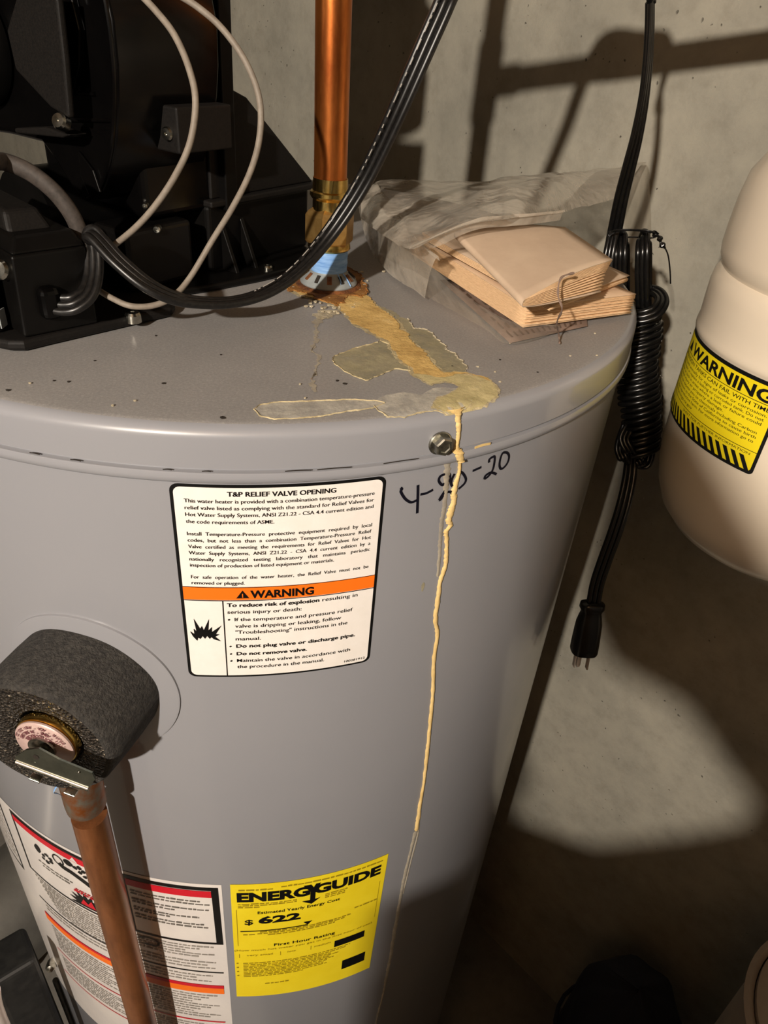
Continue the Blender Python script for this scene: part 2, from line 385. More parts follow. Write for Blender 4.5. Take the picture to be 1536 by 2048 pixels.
# ================================================================ WATER HEATER
R = .28
heater = thing('water_heater', 'tall grey cylindrical water heater with mineral stains running from its lid', 'water heater', (0, 0, -H))
UP = Vector((0, 0, 1))
mb = MB().lathe((0, 0, 0), UP, [(.05, -H+.04), (R-.004, -H+.04), (R, -H+.05), (R, -.012), (R-.003, -.008), (.05, -.008)], 160); jacket = mb.build('jacket', 'enamel', heater)
mb = MB().lathe((0, 0, 0), UP, [(.05, -H), (.26, -H), (.26, -H+.06), (.05, -H+.06)], 64); mb.build('base_ring', 'valve_black', heater)
RT = .2835
def lid_h(r):                                    # height of the lid's upper surface at radius r
    if r < .2745: return 0.0
    t = min(1, (r-.2745)/.0075); return -.0060*(1-math.sqrt(max(0, 1-t*t)))
prof = [(.0005, 0), (.10, 0), (.20, 0), (.265, 0)] + [(.2745+.0075*math.sin(a), -.0060*(1-math.cos(a))) for a in [math.radians(q) for q in range(0, 91, 10)]]
prof += [(.2822, -.012), (.2824, -.0205), (.2806, -.0214), (.2806, -.0221), (.2830, -.0226), (.2836, -.0250), (.2834, -.0272), (.2826, -.0282), (.2802, -.0283), (.2802, -.012)]
mb = MB().lathe((0, 0, 0), UP, prof, 200); lid = mb.build('lid', ['lid', 'enamel'], heater, smooth=50)
for p in lid.data.polygons:
    c = p.center; p.material_index = 0 if math.hypot(c.x, c.y) < .2765 else 1
def jm(az0, h=0.0): return cyl_map(0, 0, R, az0, h)
def lidside(azd, z):
    r = .2826 if -.0205 < z else (.2838 if z > -.0283 else R+.0004)
    return r
# hex screw in the lid's side
a = math.radians(-60.5); nrm = Vector((math.cos(a), math.sin(a), 0)); c = nrm*.2822 + Vector((0, 0, -.0152))
mb = MB().lathe(c, nrm, [(.0062, 0), (.0062, .0008), (.0057, .0012)], 24)
mb.lathe(c, nrm, [(.0050, .001), (.0050, .0048), (.0044, .0056), (.0030, .0056), (.0026, .0050), (.0003, .0050)], 6, ref=(nrm.cross(UP)+UP*.35)); scr = mb.build('screw', 'screw', heater, smooth=20)
scr['label'] = 'hex head sheet metal screw in the lid rim'
# paint chips along the lid seam
mb = MB()
rn = random.Random(3)
for az, wdt in ((-118, .010), (-115.5, .012), (-99.5, .005), (-95.5, .005), (-87, .004), (-83.5, .004), (-76, .012), (-73, .016), (-66.5, .018)):
    fn = cyl_map(0, 0, .2832, az)
    stroke(mb, [(0, -.0215), (wdt/2, -.0213), (wdt, -.0215)], .0004, fn, 3)
mb.build('seam_rust', 'speck', heater, smooth=0, solid=.0003)['kind'] = 'stuff'
mb = MB(); stroke(mb, [(0, -.0217), (.005, -.0213), (.010, -.0216)], .0012, cyl_map(0, 0, .2834, -56.2), 4); mb.build('seam_crust', 'st_drip', heater, smooth=0, solid=.0004)

# ---- relief valve instruction label
def make_rv_label():
    b = MB(); put_poly(b, rrect(-.0504, -.1583, .0524, -.0304, .0042), jm(-76.5, .0002)); root = b.build('warning_label', 'ink', heater, smooth=0)
    root['label'] = 'white relief valve label with an orange warning band and black border'
    b = MB(); put_poly(b, rrect(-.0487, -.1568, .0507, -.0320, .0034), jm(-76.5, .0004)); b.build('white_field', 'white_print', root, smooth=0)
    b = MB(); rect(b, -.0487, -.1009, .0507, -.0922, jm(-76.5, .00055)); b.build('orange_band', 'orange', root, smooth=0)
    f = jm(-76.5, .0008); b = MB()
    rect(b, -.0487, -.0924, .0507, -.0920, f); rect(b, -.0487, -.1014, .0507, -.1009, f); rect(b, -.0294, -.1568, -.0289, -.1012, f)
    L = [('This water heater is provided with a combination temperature-pressure', -.0404, -.044, .0465), ('relief valve listed as complying with the standard for Relief Valves for', -.0443, -.044, .0465),
         ('Hot Water Supply Systems, ANSI Z21.22 - CSA 4.4 current edition and', -.0482, -.044, .0465), ('the code requirements of ASME.', -.0523, -.044, -.0026),
         ('Install  Temperature-Pressure  protective  equipment  required  by  local', -.0595, -.044, .0465), ('codes,  but  not  less  than  a  combination  Temperature-Pressure  Relief', -.0634, -.044, .0465),
         ('Valve  certified  as  meeting  the  requirements  for  Relief  Valves  for  Hot', -.0673, -.044, .0465), ('Water  Supply  Systems,  ANSI  Z21.22  -  CSA  4.4  current  edition  by  a', -.0712, -.044, .0465),
         ('nationally   recognized   testing   laboratory   that   maintains   periodic', -.0751, -.044, .0465), ('inspection of production of listed equipment or materials.', -.0789, -.044, .0275),
         ('For  safe  operation  of  the  water  heater,  the  Relief  Valve  must  not  be', -.0865, -.044, .0465), ('removed or plugged.', -.0903, -.044, -.0177)]
    for s, v, u0, u1 in L: put_text(b, s, u0, v, .0021, f, u1-u0, .004)
    put_text(b, 'T&P RELIEF VALVE OPENING', -.0241, -.0365, .0026, f, .0511, .022)
    put_text(b, 'WARNING', -.0150, -.0994, .0049, f, .0327, .035)
    put_poly(b, [(-.0222, -.0995), (-.0156, -.0995), (-.0189, -.0942)], f)
    put_text(b, 'To reduce risk of explosion', -.0271, -.1053, .0024, f, .0478, .025); put_text(b, 'resulting in', .0223, -.1053, .0024, f, .0193, .004)
    for s, v, u0, u1, bo in (('serious injury or death:', -.1101, -.0271, .0113, .004), ('If the temperature and pressure relief', -.1154, -.0236, .0394, .004), ('valve is dripping or leaking, follow', -.1201, -.0235, .0332, .004),
                             ('"Troubleshooting" instructions in the', -.1246, -.0235, .0369, .004), ('manual.', -.1295, -.0236, -.0103, .004), ('Do not plug valve or discharge pipe.', -.1349, -.0235, .0419, .025),
                             ('Do not remove valve.', -.1407, -.0235, .0147, .025), ('Maintain the valve in accordance with', -.1460, -.0235, .0396, .004), ('the procedure in the manual.', -.1508, -.0235, .0246, .004)):
        put_text(b, s, u0, v, .0024, f, u1-u0, bo)
    put_text(b, '100281912', .0366, -.1547, .0016, f, .0123, .004)
    for v in (-.1144, -.1340, -.1397, -.1451):
        put_poly(b, [(-.0265+.0006*math.cos(t), v+.0006*math.sin(t)) for t in [k*math.pi/4 for k in range(8)]], f)
    # burst symbol
    star = [(-.0438, -.1300), (-.0458, -.1270), (-.0472, -.1232), (-.0450, -.1252), (-.0452, -.1212), (-.0438, -.1232), (-.0447, -.1140), (-.0418, -.1212), (-.0408, -.1190), (-.0400, -.1222), (-.0368, -.1140), (-.0376, -.1222),
            (-.0356, -.1196), (-.0358, -.1232), (-.0305, -.1184), (-.0338, -.1248), (-.0318, -.1250), (-.0342, -.1268), (-.0314, -.1300), (-.0350, -.1286), (-.0362, -.1270), (-.0371, -.1284), (-.0384, -.1262), (-.0396, -.1284), (-.0408, -.1264), (-.0420, -.1286), (-.0432, -.1276)]
    put_poly(b, star, f)
    b.build('printing', 'ink', root, smooth=0)['kind'] = 'stuff'
    b = MB(); f2 = jm(-76.5, .0010); rect(b, -.01915, -.0983, -.01865, -.0962, f2); put_poly(b, [(-.01920, -.0990), (-.0186, -.0990), (-.0186, -.0986), (-.0192, -.0986)], f2); b.build('exclamation_mark', 'orange', root, smooth=0)
make_rv_label()

# ---- yellow energy label
def make_energy():
    b = MB(); put_poly(b, [(-.0386, -.5590), (.0818, -.5672), (.0845, -.3815), (-.0368, -.3764)], jm(-76.5, .0004)); root = b.build('energy_label', 'yellow', heater, smooth=0)
    root['label'] = 'yellow energy rating label with a dollar figure'
    f0 = jm(-76.5, .0007)
    def f(u, v): return f0(u-.0015*(v+.38)/-.18*1.2, v-.042*(u+.037)*1.0)
    b = MB()
    put_text(b, 'ENERG', -.0325, -.4000, .0118, f, .0545, .05); put_text(b, 'GUIDE', .0250, -.4000, .0118, f, .0545, .05)
    put_poly(b, [(.0168, -.3860), (.0225, -.3860), (.0245, -.3905), (.0262, -.3860), (.0300, -.3860), (.0262, -.3958), (.0262, -.4080), (.0305, -.4068), (.0236, -.4140), (.0160, -.4082), (.0222, -.4080), (.0222, -.3960)], f)
    put_text(b, 'Estimated Yearly Energy Cost', -.0175, -.4190, .0038, f, .0640, .012)
    put_text(b, '622', -.0170, -.4335, .0095, f, .0325, .045); put_text(b, '$', -.0275, -.4345, .0072, f, .0065, .012)
    rect(b, -.0310, -.4455, .0215, -.4443, f); put_poly(b, [(.0180, -.4400), (.0250, -.4400), (.0215, -.4450)], f)
    put_text(b, 'First Hour Rating', -.0050, -.4715, .0040, f, .0500, .012)
    b.build('printing', 'ink', root, smooth=0)['kind'] = 'stuff'
    for u0, v0, u1, v1 in ((.0455, -.4950, .0725, -.4845), (.0545, -.5410, .0762, -.5250)):
        b = MB(); rect(b, u0, v0, u1, v1, f); b.build('black_panel', 'ink', root, smooth=0)
    rn = random.Random(5); b = MB(); g = jm(-76.5, .0007)
    for u0, u1, v, h in ((-.031, -.006, -.3850, .002), (.0, .080, -.3832, .002), (-.032, .012, -.4046, .0016), (-.032, .012, -.4070, .0016), (-.032, -.016, -.4095, .0016), (.034, .052, -.4050, .0016), (.034, .050, -.4075, .0016), (.034, .05, -.41, .0016),
                         (-.029, -.02, -.4510, .002), (-.016, .058, -.4478, .002), (-.018, .052, -.4502, .002), (-.010, .044, -.4528, .002), (.060, .080, -.4400, .002)):
        bars(b, u0, u1, v, h, f, rn)
    put_text(b, '(How much hot water you get in the first hour of use)', -.0365, -.4770, .0026, f, .1150, .004)
    for s, u, wd in (('very small', -.027, .021), ('low', .006, .007), ('medium', .028, .014)): put_text(b, s, u, -.4855, .0028, f, wd, .004)
    for u in (-.033, .0, .025): rect(b, u, -.4880, u+.0005, -.4820, f)
    for u in (-.0335, .0800): rect(b, u, -.4680, u+.0004, -.4120, f)
    for k in range(10): bars(b, -.030, (.060, .056, .044, .050, .042, .046, .04, .038, .04, .02)[k], -.4985-k*.0026, .0015, f, rn)
    for k in range(4): put_poly(b, [(-.0345+.001*math.cos(t), -.4975-k*.0072+.001*math.sin(t)) for t in [q*math.pi/4 for q in range(8)]], f)
    bars(b, -.0125, .0075, -.5370, .002, f, rn)
    b.build('small_print', 'yellow_ink', root, smooth=0)['kind'] = 'stuff'
    
make_energy()

# ---- large wrap-round label, lower left
def make_wrap():
    F = lambda h: jm(-105, h)
    b = MB(); put_poly(b, [(-.165, -.770), (-.10, -.735), (.094, -.735), (.0962, -.3772), (-.10, -.3772), (-.165, -.3900)], F(.0002), .006); root = b.build('instruction_label', 'white_label', heater, smooth=0)
    root['label'] = 'large white wrap-round instruction label with black, red and orange bands'
    b = MB(); f = F(.0005)
    def frame(u0, v0, u1, v1, t, tr=None):
        tr = tr or t
        rect(b, u0, v0, u1, v0+t, f); rect(b, u0, v1-t*1.6, u1, v1, f); rect(b, u0, v0+t, u0+t, v1-t*1.6, f); rect(b, u1-tr, v0+t, u1, v1-t*1.6, f)
    frame(-.0905, -.4640, .0060, -.3805, .0022)
    frame(.0200, -.4665, .0935, -.3812, .0028, .0052)
    frame(-.1500, -.4900, -.1085, -.3830, .0022)
    rect(b, -.0925, -.5135, -.0085, -.5115, f); rect(b, .0200, -.5160, .0915, -.5140, f)
    b.build('black_border', 'ink', root, smooth=0)['kind'] = 'stuff'
    b = MB(); f = F(.0007)
    for q in ((-.0880, -.3925, .0035, -.3845), (.0230, -.3950, .0882, -.3862), (-.0930, -.5425, .0, -.5385), (.020, -.5440, .0905, -.5385), (-.0945, -.6105, .0, -.6090), (-.0975, -.6605, .0, -.6590), (.02, -.6125, .0885, -.6105), (.02, -.6560, .0885, -.6545)):
        b = MB(); rect(b, *q, f); b.build('red_band', 'red', root, smooth=0)
    for q in ((-.0930, -.5520, .0, -.5425), (.020, -.5540, .0903, -.5440)):
        b = MB(); rect(b, *q, f); b.build('orange_band', 'orange', root, smooth=0)
    # hazard pictures
    b = MB()
    def blob(cx, cy, rx, ry, n=14, j=.25, sd=1):
        rr = random.Random(sd); put_poly(b, [(cx+rx*math.cos(t)*(1+rr.uniform(-j, j)), cy+ry*math.sin(t)*(1+rr.uniform(-j, j))) for t in [k*2*math.pi/n for k in range(n)]], f)
    blob(-.0635, -.4085, .0035, .0055, 10, .1, 1)
    for k, (x, y) in enumerate(((-.058, -.413), (-.053, -.409), (-.050, -.416), (-.055, -.420), (-.0595, -.4185), (-.0495, -.4115), (-.0225, -.401), (-.018, -.398), (-.0185, -.405), (-.0145, -.401), (-.0145, -.4085))): blob(x, y, .0024, .0022, 7, .4, k+3)
    blob(-.029, -.399, .0045, .004, 10, .1, 2)
    stroke(b, [(-.040, -.408), (-.036, -.411), (-.028, -.412), (-.018, -.416), (-.011, -.420)], .0055, f)
    ring = [(-.0400+.0052*math.cos(t), -.4040+.0062*math.sin(t)) for t in [k*math.pi/6 for k in range(13)]]; stroke(b, ring, .0013, f, 2)
    burst = []
    for k in range(18):
        t = math.pi*(k/17*1.15-.07); rr_ = .019 if k % 2 == 0 else .011; burst.append((-.020-rr_*math.cos(t), -.456+rr_*math.sin(t)))
    put_poly(b, burst, f)
    stroke(b, [(.024, -.474), (.032, -.471), (.040, -.474), (.038, -.482), (.028, -.482)], .002, f)
    rn = random.Random(9)
    b.build('hazard_picture', 'ink', root, smooth=0)['kind'] = 'stuff'
    b = MB(); f = F(.0009)
    put_poly(b, [(-.027, -.456), (-.023, -.447), (-.019, -.452), (-.015, -.445), (-.012, -.456)], f)
    bars(b, -.031, -.005, -.4400, .0025, f, random.Random(2)); bars(b, -.029, -.005, -.4365, .0020, f, random.Random(3)); b.build('red_picture', 'red', root, smooth=0)['kind'] = 'stuff'
    b = MB(); put_poly(b, [(-.0255, -.3915), (-.0180, -.3915), (-.0218, -.3855)], f); b.build('alert_triangle', 'white_label', root, smooth=0)
    b = MB(); f = F(.0006)
    for v, u1 in ((-.4025, .079), (-.4065, .086), (-.4145, .085), (-.4185, .060), (-.4265, .077), (-.4300, .055), (-.4370, .080), (-.4412, .083)): bars(b, .0250, u1, v, .0022, f, rn)
    bars(b, -.068, -.030, -.430, .002, f, rn); bars(b, -.064, -.034, -.4345, .002, f, rn)
    bars(b, -.050, .0, -.5110, .002, f, rn)
    b.build('text_lines', 'ink_mid', root, smooth=0)['kind'] = 'stuff'
    b = MB()
    for k in range(11): bars(b, -.084+k*.002, .005, -.4690-k*.0038, .0024, f, rn)
    for k in range(5): bars(b, .022, .086-(k % 3)*.012, -.4725-k*.0042, .0022, f, rn)
    for k in range(3): bars(b, .022, .086-(k % 2)*.006, -.4985-k*.0050, .0022, f, rn)
    for k in range(3): bars(b, .022, .082-(k % 2)*.014, -.5225-k*.0050, .0022, f, rn)
    for k in range(2): bars(b, -.085, .0, -.5200-k*.006, .0026, f, rn)
    for k in range(10): bars(b, -.088, .0-(k % 3)*.01, -.5600-k*.0045, .0022, f, rn); bars(b, .022, .085-(k % 4)*.008, -.5600-k*.0048, .0022, f, rn)
    for k in range(8): bars(b, -.090, .0-(k % 3)*.01, -.6200-k*.0045, .0022, f, rn); bars(b, .022, .085-(k % 4)*.008, -.6200-k*.0048, .0022, f, rn)
    for k in range(10): bars(b, -.145, -.114, -.400-k*.0085, .0024, f, rn)
    b.build('faint_text_lines', 'ink_soft', root, smooth=0)['kind'] = 'stuff'
make_wrap()

# ---- handwritten date
HW = [[(-4.139, -.039), (-3.96, -.0398), (-4.035, -.0414), (-3.506, -.0458), (-2.885, -.0486), (-2.48, -.049), (-2.041, -.0483)],
 [(-2.144, -.0391), (-1.988, -.0467), (-1.815, -.0568)], [(-1.715, -.0452), (-1.022, -.0452), (-.237, -.0439)],
 [(1.063, -.0413), (.912, -.0423), (.575, -.0411), (.305, -.0387), (.443, -.0365), (.961, -.0359), (1.45, -.0362), (1.639, -.0375), (1.646, -.0405), (1.418, -.045), (.98, -.0487), (.693, -.0514)],
 [(.693, -.0514), (.927, -.0511), (1.322, -.0479), (1.934, -.0477), (2.354, -.0492)], [(2.21, -.037), (1.989, -.0397), (1.959, -.0427), (2.212, -.0447)],
 [(2.685, -.0364), (3.228, -.0376), (3.826, -.0419), (3.736, -.0448), (3.052, -.0473)], [(4.595, -.0381), (5.754, -.0372)],
 [(6.789, -.0358), (6.708, -.0339), (7.079, -.0329), (7.435, -.0331), (7.561, -.0365), (7.518, -.0413), (7.086, -.0444), (6.514, -.0457)],
 [(6.514, -.0457), (6.567, -.0437), (7.152, -.0426), (7.68, -.0434), (8.264, -.0451)],
 [(9.141, -.0327), (8.609, -.0323), (8.388, -.0353), (8.444, -.0396), (8.796, -.0424), (9.298, -.042), (9.702, -.0395), (9.716, -.0359), (9.315, -.0332), (8.827, -.0323)]]
mb = MB(); fn = jm(-60, .0003)
for s in HW: stroke(mb, [(math.radians(a)*R, z) for a, z in s], .00150, fn)
hw = mb.build('handwritten_date', 'marker', heater, smooth=0); hw['label'] = 'date 4-20-20 written in black marker'

# ---- mineral drip down the jacket
DR = [(1.20, .0004, 9), (1.23, -.0004, 5.5), (1.258, -.002, 3.0), (1.459, -.0081, 2.2), (1.583, -.0138, 2.0), (1.584, -.0194, 2.2), (1.786, -.0219, 4.5), (2.209, -.0272, 3.5), (2.637, -.0306, 2.0), (2.78, -.0368, 1.8), (2.592, -.0426, 2.6), (2.535, -.0488, 3.1), (2.695, -.0537, 3.1),
 (2.57, -.0599, 3.7), (2.442, -.0663, 3.2), (2.746, -.0706, 2.8), (2.313, -.0737, 2.6), (2.532, -.0798, 2.2), (2.871, -.0907, 2.2), (2.944, -.0998, 2.5), (2.56, -.1101, 2.6), (2.673, -.1236, 2.6), (2.776, -.1395, 2.4), (3.468, -.1532, 2.4),
 (3.566, -.1749, 2.5), (4.241, -.2039, 2.3), (4.641, -.2294, 2.3), (4.975, -.2563, 2.4), (5.261, -.2792, 2.5), (5.541, -.3093, 2.2), (5.55, -.334, 2.6), (5.69, -.354, 3.4), (5.751, -.3676, 3.0), (5.461, -.3872, 2.0), (5.132, -.4147, 2.0),
 (4.902, -.4443, 2.1), (4.894, -.4767, 2.1), (4.885, -.511, 2.6), (4.875, -.5476, 2.7), (4.865, -.5865, 2.6), (4.758, -.6169, 2.0), (4.646, -.6488, 1.5), (4.255, -.6806, 1.5), (4.078, -.713, 1.5), (3.9, -.78, 1.4), (3.8, -.9, 1.2)]
def drip(name, pts, m, j=.35, h=.0010, sd=1):
    P = spline([Vector((math.radians(a)*R, z, wd/1000)) for a, z, wd in pts], 8); rows = []; rr = random.Random(sd)
    for i, p in enumerate(P):
        wv = p.z/2; az = math.radians(-60)+p.x/R
        rb = R+.0002 if p.y < -.0283 else (.2838 if p.y < -.0222 else .2826)
        if p.y > -.006: rb = .2822
        if p.y > -.0012: rb = .2822-.0030*min(1, (p.y+.0012)/.0014)
        wl_ = wv*(1+rr.uniform(-j, j)); wr_ = wv*(1+rr.uniform(-j, j)); row = []
        for q, hh in ((-1, -.0002), (-.6, h*.8), (0, h), (.6, h*.8), (1, -.0002)):
            o = q*(wl_ if q < 0 else wr_)*1.15/R; r2 = rb+hh
            row.append(Vector((r2*math.cos(az+o), r2*math.sin(az+o), p.y)))
        rows.append(row)
    mb = MB(); mb.grid(rows); return mb.build(name, m, heater, smooth=60)
dp = drip('mineral_drip', DR[:33], 'st_drip', .3, .0009); dp['label'] = 'cream mineral drip running down the jacket'
drip('mineral_trace', [(a_, b_, c_*1.35) for a_, b_, c_ in DR[32:]], 'st_pale', .35, .0005, 2)
drip('mineral_trace', [(1.15, -.0286, 3), (1.25, -.034, 3.4), (1.4, -.042, 3), (1.5, -.050, 2.4), (1.6, -.058, 2.6), (1.5, -.066, 2.2), (1.7, -.078, 2.4), (1.9, -.09, 2), (2.1, -.105, 1.5)], 'st_pale', .3, .0003, 4)
drip('mineral_trace', [(6.0, -.3600, 1.6), (6.25, -.3760, 1.6), (6.1, -.3900, 1.4), (5.7, -.4200, 1.2), (5.3, -.46, 1.0)], 'st_pale', .3, .0003, 5)
mb = MB(); put_poly(mb, [(.001*math.cos(t)*(1+.3*math.sin(3*t)), -.1096+.0034*math.sin(t)) for t in [k*math.pi/6 for k in range(12)]], jm(-59.82, .0004)); mb.build('mineral_speck', 'st_olive', heater, smooth=0)

# ---- stains on the lid
def rough_poly(P, it=4, amp=.10, sd=1):
    rr = random.Random(sd); P = [Vector((p[0], p[1])) for p in P]
    for k in range(it):
        Q = []
        for i, a_ in enumerate(P):
            b_ = P[(i+1) % len(P)]; d = b_-a_; m_ = (a_+b_)/2+Vector((-d.y, d.x))*rr.uniform(-amp, amp)*(1 if k else .4); Q += [a_, m_]
        P = Q
        if max((P[(i+1) % len(P)]-P[i]).length for i in range(len(P))) < .0008: break
    return P
def stain(name, P, m, h, it=4, amp=.13, sd=1, label=None, th=.0):
    P = [Vector((p[0], p[1])) for p in rough_poly(P, it, amp, sd)]
    P = [p*(.2806/p.length) if p.length > .2806 else p for p in P]; bm = bmesh.new(); vv = [bm.verts.new((p.x, p.y, 0)) for p in P]
    f = bm.faces.new(vv); bmesh.ops.triangulate(bm, faces=[f])
    for x in frange(min(p.x for p in P), max(p.x for p in P), .006): bmesh.ops.bisect_plane(bm, geom=bm.verts[:]+bm.edges[:]+bm.faces[:], plane_co=(x, 0, 0), plane_no=(1, 0, 0))
    for y in frange(min(p.y for p in P), max(p.y for p in P), .006): bmesh.ops.bisect_plane(bm, geom=bm.verts[:]+bm.edges[:]+bm.faces[:], plane_co=(0, y, 0), plane_no=(0, 1, 0))
    bm.verts.index_update(); b = MB(); out = []
    for v in bm.verts:
        r = math.hypot(v.co.x, v.co.y); s = min(1, .2822/r) if r > 0 else 1
        out.append(Vector((v.co.x*s, v.co.y*s, lid_h(min(r, .2819))+h)))
    b.add(out, [tuple(v.index for v in f.verts) for f in bm.faces]); bm.free()
    o = b.build(name, m, heater, smooth=60)
    if label: o['label'] = label
    return P
def edge_crust(name, P, m, h, wd, sd=1, closed=True):
    rr = random.Random(sd); b = MB(); rows = []; n = len(P)
    for i in (range(n+1) if closed else range(1, n-1)):
        p = P[i % n]; t = (P[(i+1) % n]-P[i-1]).normalized() if (P[(i+1) % n]-P[i-1]).length else Vector((1, 0)); q = Vector((-t.y, t.x))*wd*max(.01, (noise.noise(Vector((i*.09, sd*3.1, 0)))*2.2+.12))*rr.uniform(.4, 1)
        for_ = []
        for pt, hh in ((p-q*.4, 0), (p+q*.2, .0006), (p+q, 0)):
            r = pt.length; s_ = min(1, .2822/r); for_.append(Vector((pt.x*s_, pt.y*s_, lid_h(min(r, .2819))+h+hh)))
        rows.append(for_)
    b.grid(rows); b.build(name, m, heater, smooth=60)['kind'] = 'stuff'
ST = dict(
 rust=[(.0334, -.0786), (.0379, -.0592), (.0443, -.0496), (.0532, -.039), (.0639, -.0315), (.0732, -.0306), (.0802, -.0382), (.0854, -.0518), (.0895, -.0700), (.0900, -.0820), (.0885, -.0925), (.0809, -.0898), (.0768, -.1022), (.0736, -.1109), (.0671, -.1081), (.0588, -.0995), (.0497, -.094), (.0400, -.0905)],
 yellow=[(.0300, -.0780), (.0357, -.0796), (.0467, -.0883), (.0574, -.0884), (.0704, -.0912), (.0823, -.0811), (.0912, -.0852), (.0964, -.0998), (.101, -.1078), (.1076, -.1165), (.1125, -.1267), (.1175, -.1431), (.1227, -.1598), (.1283, -.1681), (.1329, -.181), (.1364, -.1912), (.1403, -.1984), (.1459, -.1954), (.152, -.1951), (.1579, -.1979), (.1622, -.199), (.1652, -.2055), (.1672, -.212), (.1661, -.2208), (.1595, -.2293), (.1536, -.2344), (.1487, -.2399), (.1466, -.2437), (.1438, -.2443), (.1431, -.2419), (.1337, -.2404), (.1362, -.231), (.1436, -.2219), (.1483, -.2142), (.1447, -.2101), (.1397, -.2092), (.1329, -.2147), (.1287, -.2097), (.1236, -.2047), (.1217, -.1957), (.1143, -.1854), (.1102, -.1726), (.1089, -.1632), (.102, -.1575), (.0937, -.1467), (.0875, -.1416), (.0814, -.128), (.0762, -.1162), (.0693, -.109), (.059, -.101), (.0484, -.0993), (.0391, -.0872), (.0290, -.0850)],
 fl=[(.0802, -.1925), (.0858, -.1832), (.0956, -.1709), (.1041, -.1607), (.1094, -.1655), (.1123, -.1791), (.1197, -.1886), (.1222, -.1998), (.1149, -.1984), (.1091, -.2043), (.1045, -.2111), (.0999, -.2166), (.0946, -.2134), (.0891, -.2085), (.0833, -.2015)],
 fr=[(.0900, -.0950), (.0966, -.1000), (.1062, -.1079), (.1178, -.1209), (.1222, -.1366), (.129, -.1361), (.1339, -.1416), (.1358, -.1502), (.1412, -.1649), (.147, -.1711), (.1507, -.1835), (.1525, -.1943), (.1407, -.1998), (.1321, -.1879), (.1227, -.1622), (.1121, -.1282)],
 l1=[(.0514, -.2593), (.0534, -.2542), (.0595, -.2503), (.0705, -.2468), (.0816, -.2435), (.093, -.2402), (.1054, -.2384), (.1108, -.2400), (.1059, -.2465), (.0941, -.2521), (.0835, -.2592), (.073, -.2638), (.0624, -.2668), (.0555, -.265)],
 l2=[(.105, -.2438), (.1076, -.2353), (.1121, -.2303), (.12, -.2261), (.1281, -.2272), (.1338, -.2184), (.1404, -.2159), (.1479, -.2162), (.1527, -.22), (.153, -.231), (.1479, -.2392), (.1439, -.2421), (.1361, -.2425), (.1283, -.2458), (.1208, -.2516), (.1132, -.2535), (.1085, -.2499)],
 dr=[(.0625, -.128), (.0660, -.128), (.0670, -.145), (.0682, -.160), (.0700, -.172), (.0722, -.188), (.0738, -.205), (.0752, -.222), (.0758, -.236), (.0746, -.230), (.0732, -.208), (.0708, -.190), (.0680, -.174), (.0662, -.160), (.0648, -.145)],
 fk=[(.0606, -.1279), (.0653, -.1178), (.0752, -.1165), (.0779, -.1231), (.0711, -.1336), (.0658, -.1378)])
def grow(P, d):
    n = len(P); out = []
    ar = sum(P[i][0]*P[(i+1) % n][1]-P[(i+1) % n][0]*P[i][1] for i in range(n))
    for i in range(n):
        t = Vector(P[(i+1) % n])-Vector(P[i-1]); q = Vector((t.y, -t.x)).normalized()*(1 if ar > 0 else -1); out.append(tuple(Vector(P[i])+q*d))
    return out
p1 = stain('mineral_film', ST['fl'], 'st_olive', .0003, 4, .14, 2, 'olive film left of the ochre crust'); edge_crust('film_edge', p1, 'st_cream', .0003, .0006, 2)
p2 = stain('mineral_film', ST['fr'], 'st_olive', .0004, 5, .24, 3, 'grey olive film right of the ochre crust')
edge_crust('film_edge', p2[len(p2)*3//16:len(p2)*11//16], 'st_edge', .0004, .0012, 3, False)
p3 = stain('mineral_film', ST['l1'], 'st_grey', .0003, 4, .08, 4, 'pale grey tongue-shaped film along the rim'); edge_crust('film_edge', p3, 'st_cream', .0003, .0006, 4)
p4 = stain('mineral_film', ST['l2'], 'st_grey', .0005, 4, .08, 5, 'greyish cream film at the rim'); edge_crust('film_edge', p4[len(p4)*9//17:], 'st_cream', .0005, .0009, 5, False)
stain('mineral_film', ST['dr'], 'st_pale', .0003, 4, .3, 6, 'faint narrow pale trace'); stain('mineral_film', ST['fk'], 'st_edge', .0004, 4, .3, 7)
Y = ST['yellow']; pool = [p for p in Y if p[1] < -.1975]; band = [p for p in Y if p[1] >= -.2060]
stain('mineral_fringe', grow(Y, .0011), 'st_cream', .0006, 5, .2, 13)
p7 = stain('mineral_pool', pool, 'st_pool', .0008, 4, .12, 10, 'olive cream pool of deposit at the lid rim')
p5 = stain('mineral_crust', grow(band, -.0008), 'st_yellow', .0011, 5, .22, 8, 'ochre yellow mineral crust running towards the rim')
p6 = stain('rusty_crust', ST['rust'], 'st_rust', .0013, 5, .26, 9, 'rusty crust around the pipe nipple'); edge_crust('crust_edge', p6, 'st_rust', .0013, .0022, 9)
# flakes and specks
rr = random.Random(12); mb = MB()
def chip(b, x, y, r, z=.0002, hh=.0006):
    n = 6; ph = rr.uniform(0, 6); b.prism([Vector((x+r*rr.uniform(.6, 1.2)*math.cos(ph+k*1.047), y+r*rr.uniform(.5, 1)*math.sin(ph+k*1.047), z)) for k in range(n)], (0, 0, hh))
for x, y in [(rr.uniform(.055, .085), rr.uniform(-.125, -.105)) for k in range(26)] + [(rr.uniform(.035, .10), rr.uniform(-.10, -.03)) for k in range(30)]: chip(mb, x, y, rr.uniform(.0004, .0016), .0006, .0008)
for px in ((1020, 688), (1190, 668), (1193, 712), (1140, 713), (1000, 765), (60, 768), (225, 813), (270, 803), (955, 735), (990, 745), (600, 770), (610, 798)): p = on_z(*px); chip(mb, p.x, p.y, .0007)
mb.build('mineral_flakes', 'st_edge', heater, smooth=0)['kind'] = 'stuff'
mb = MB()
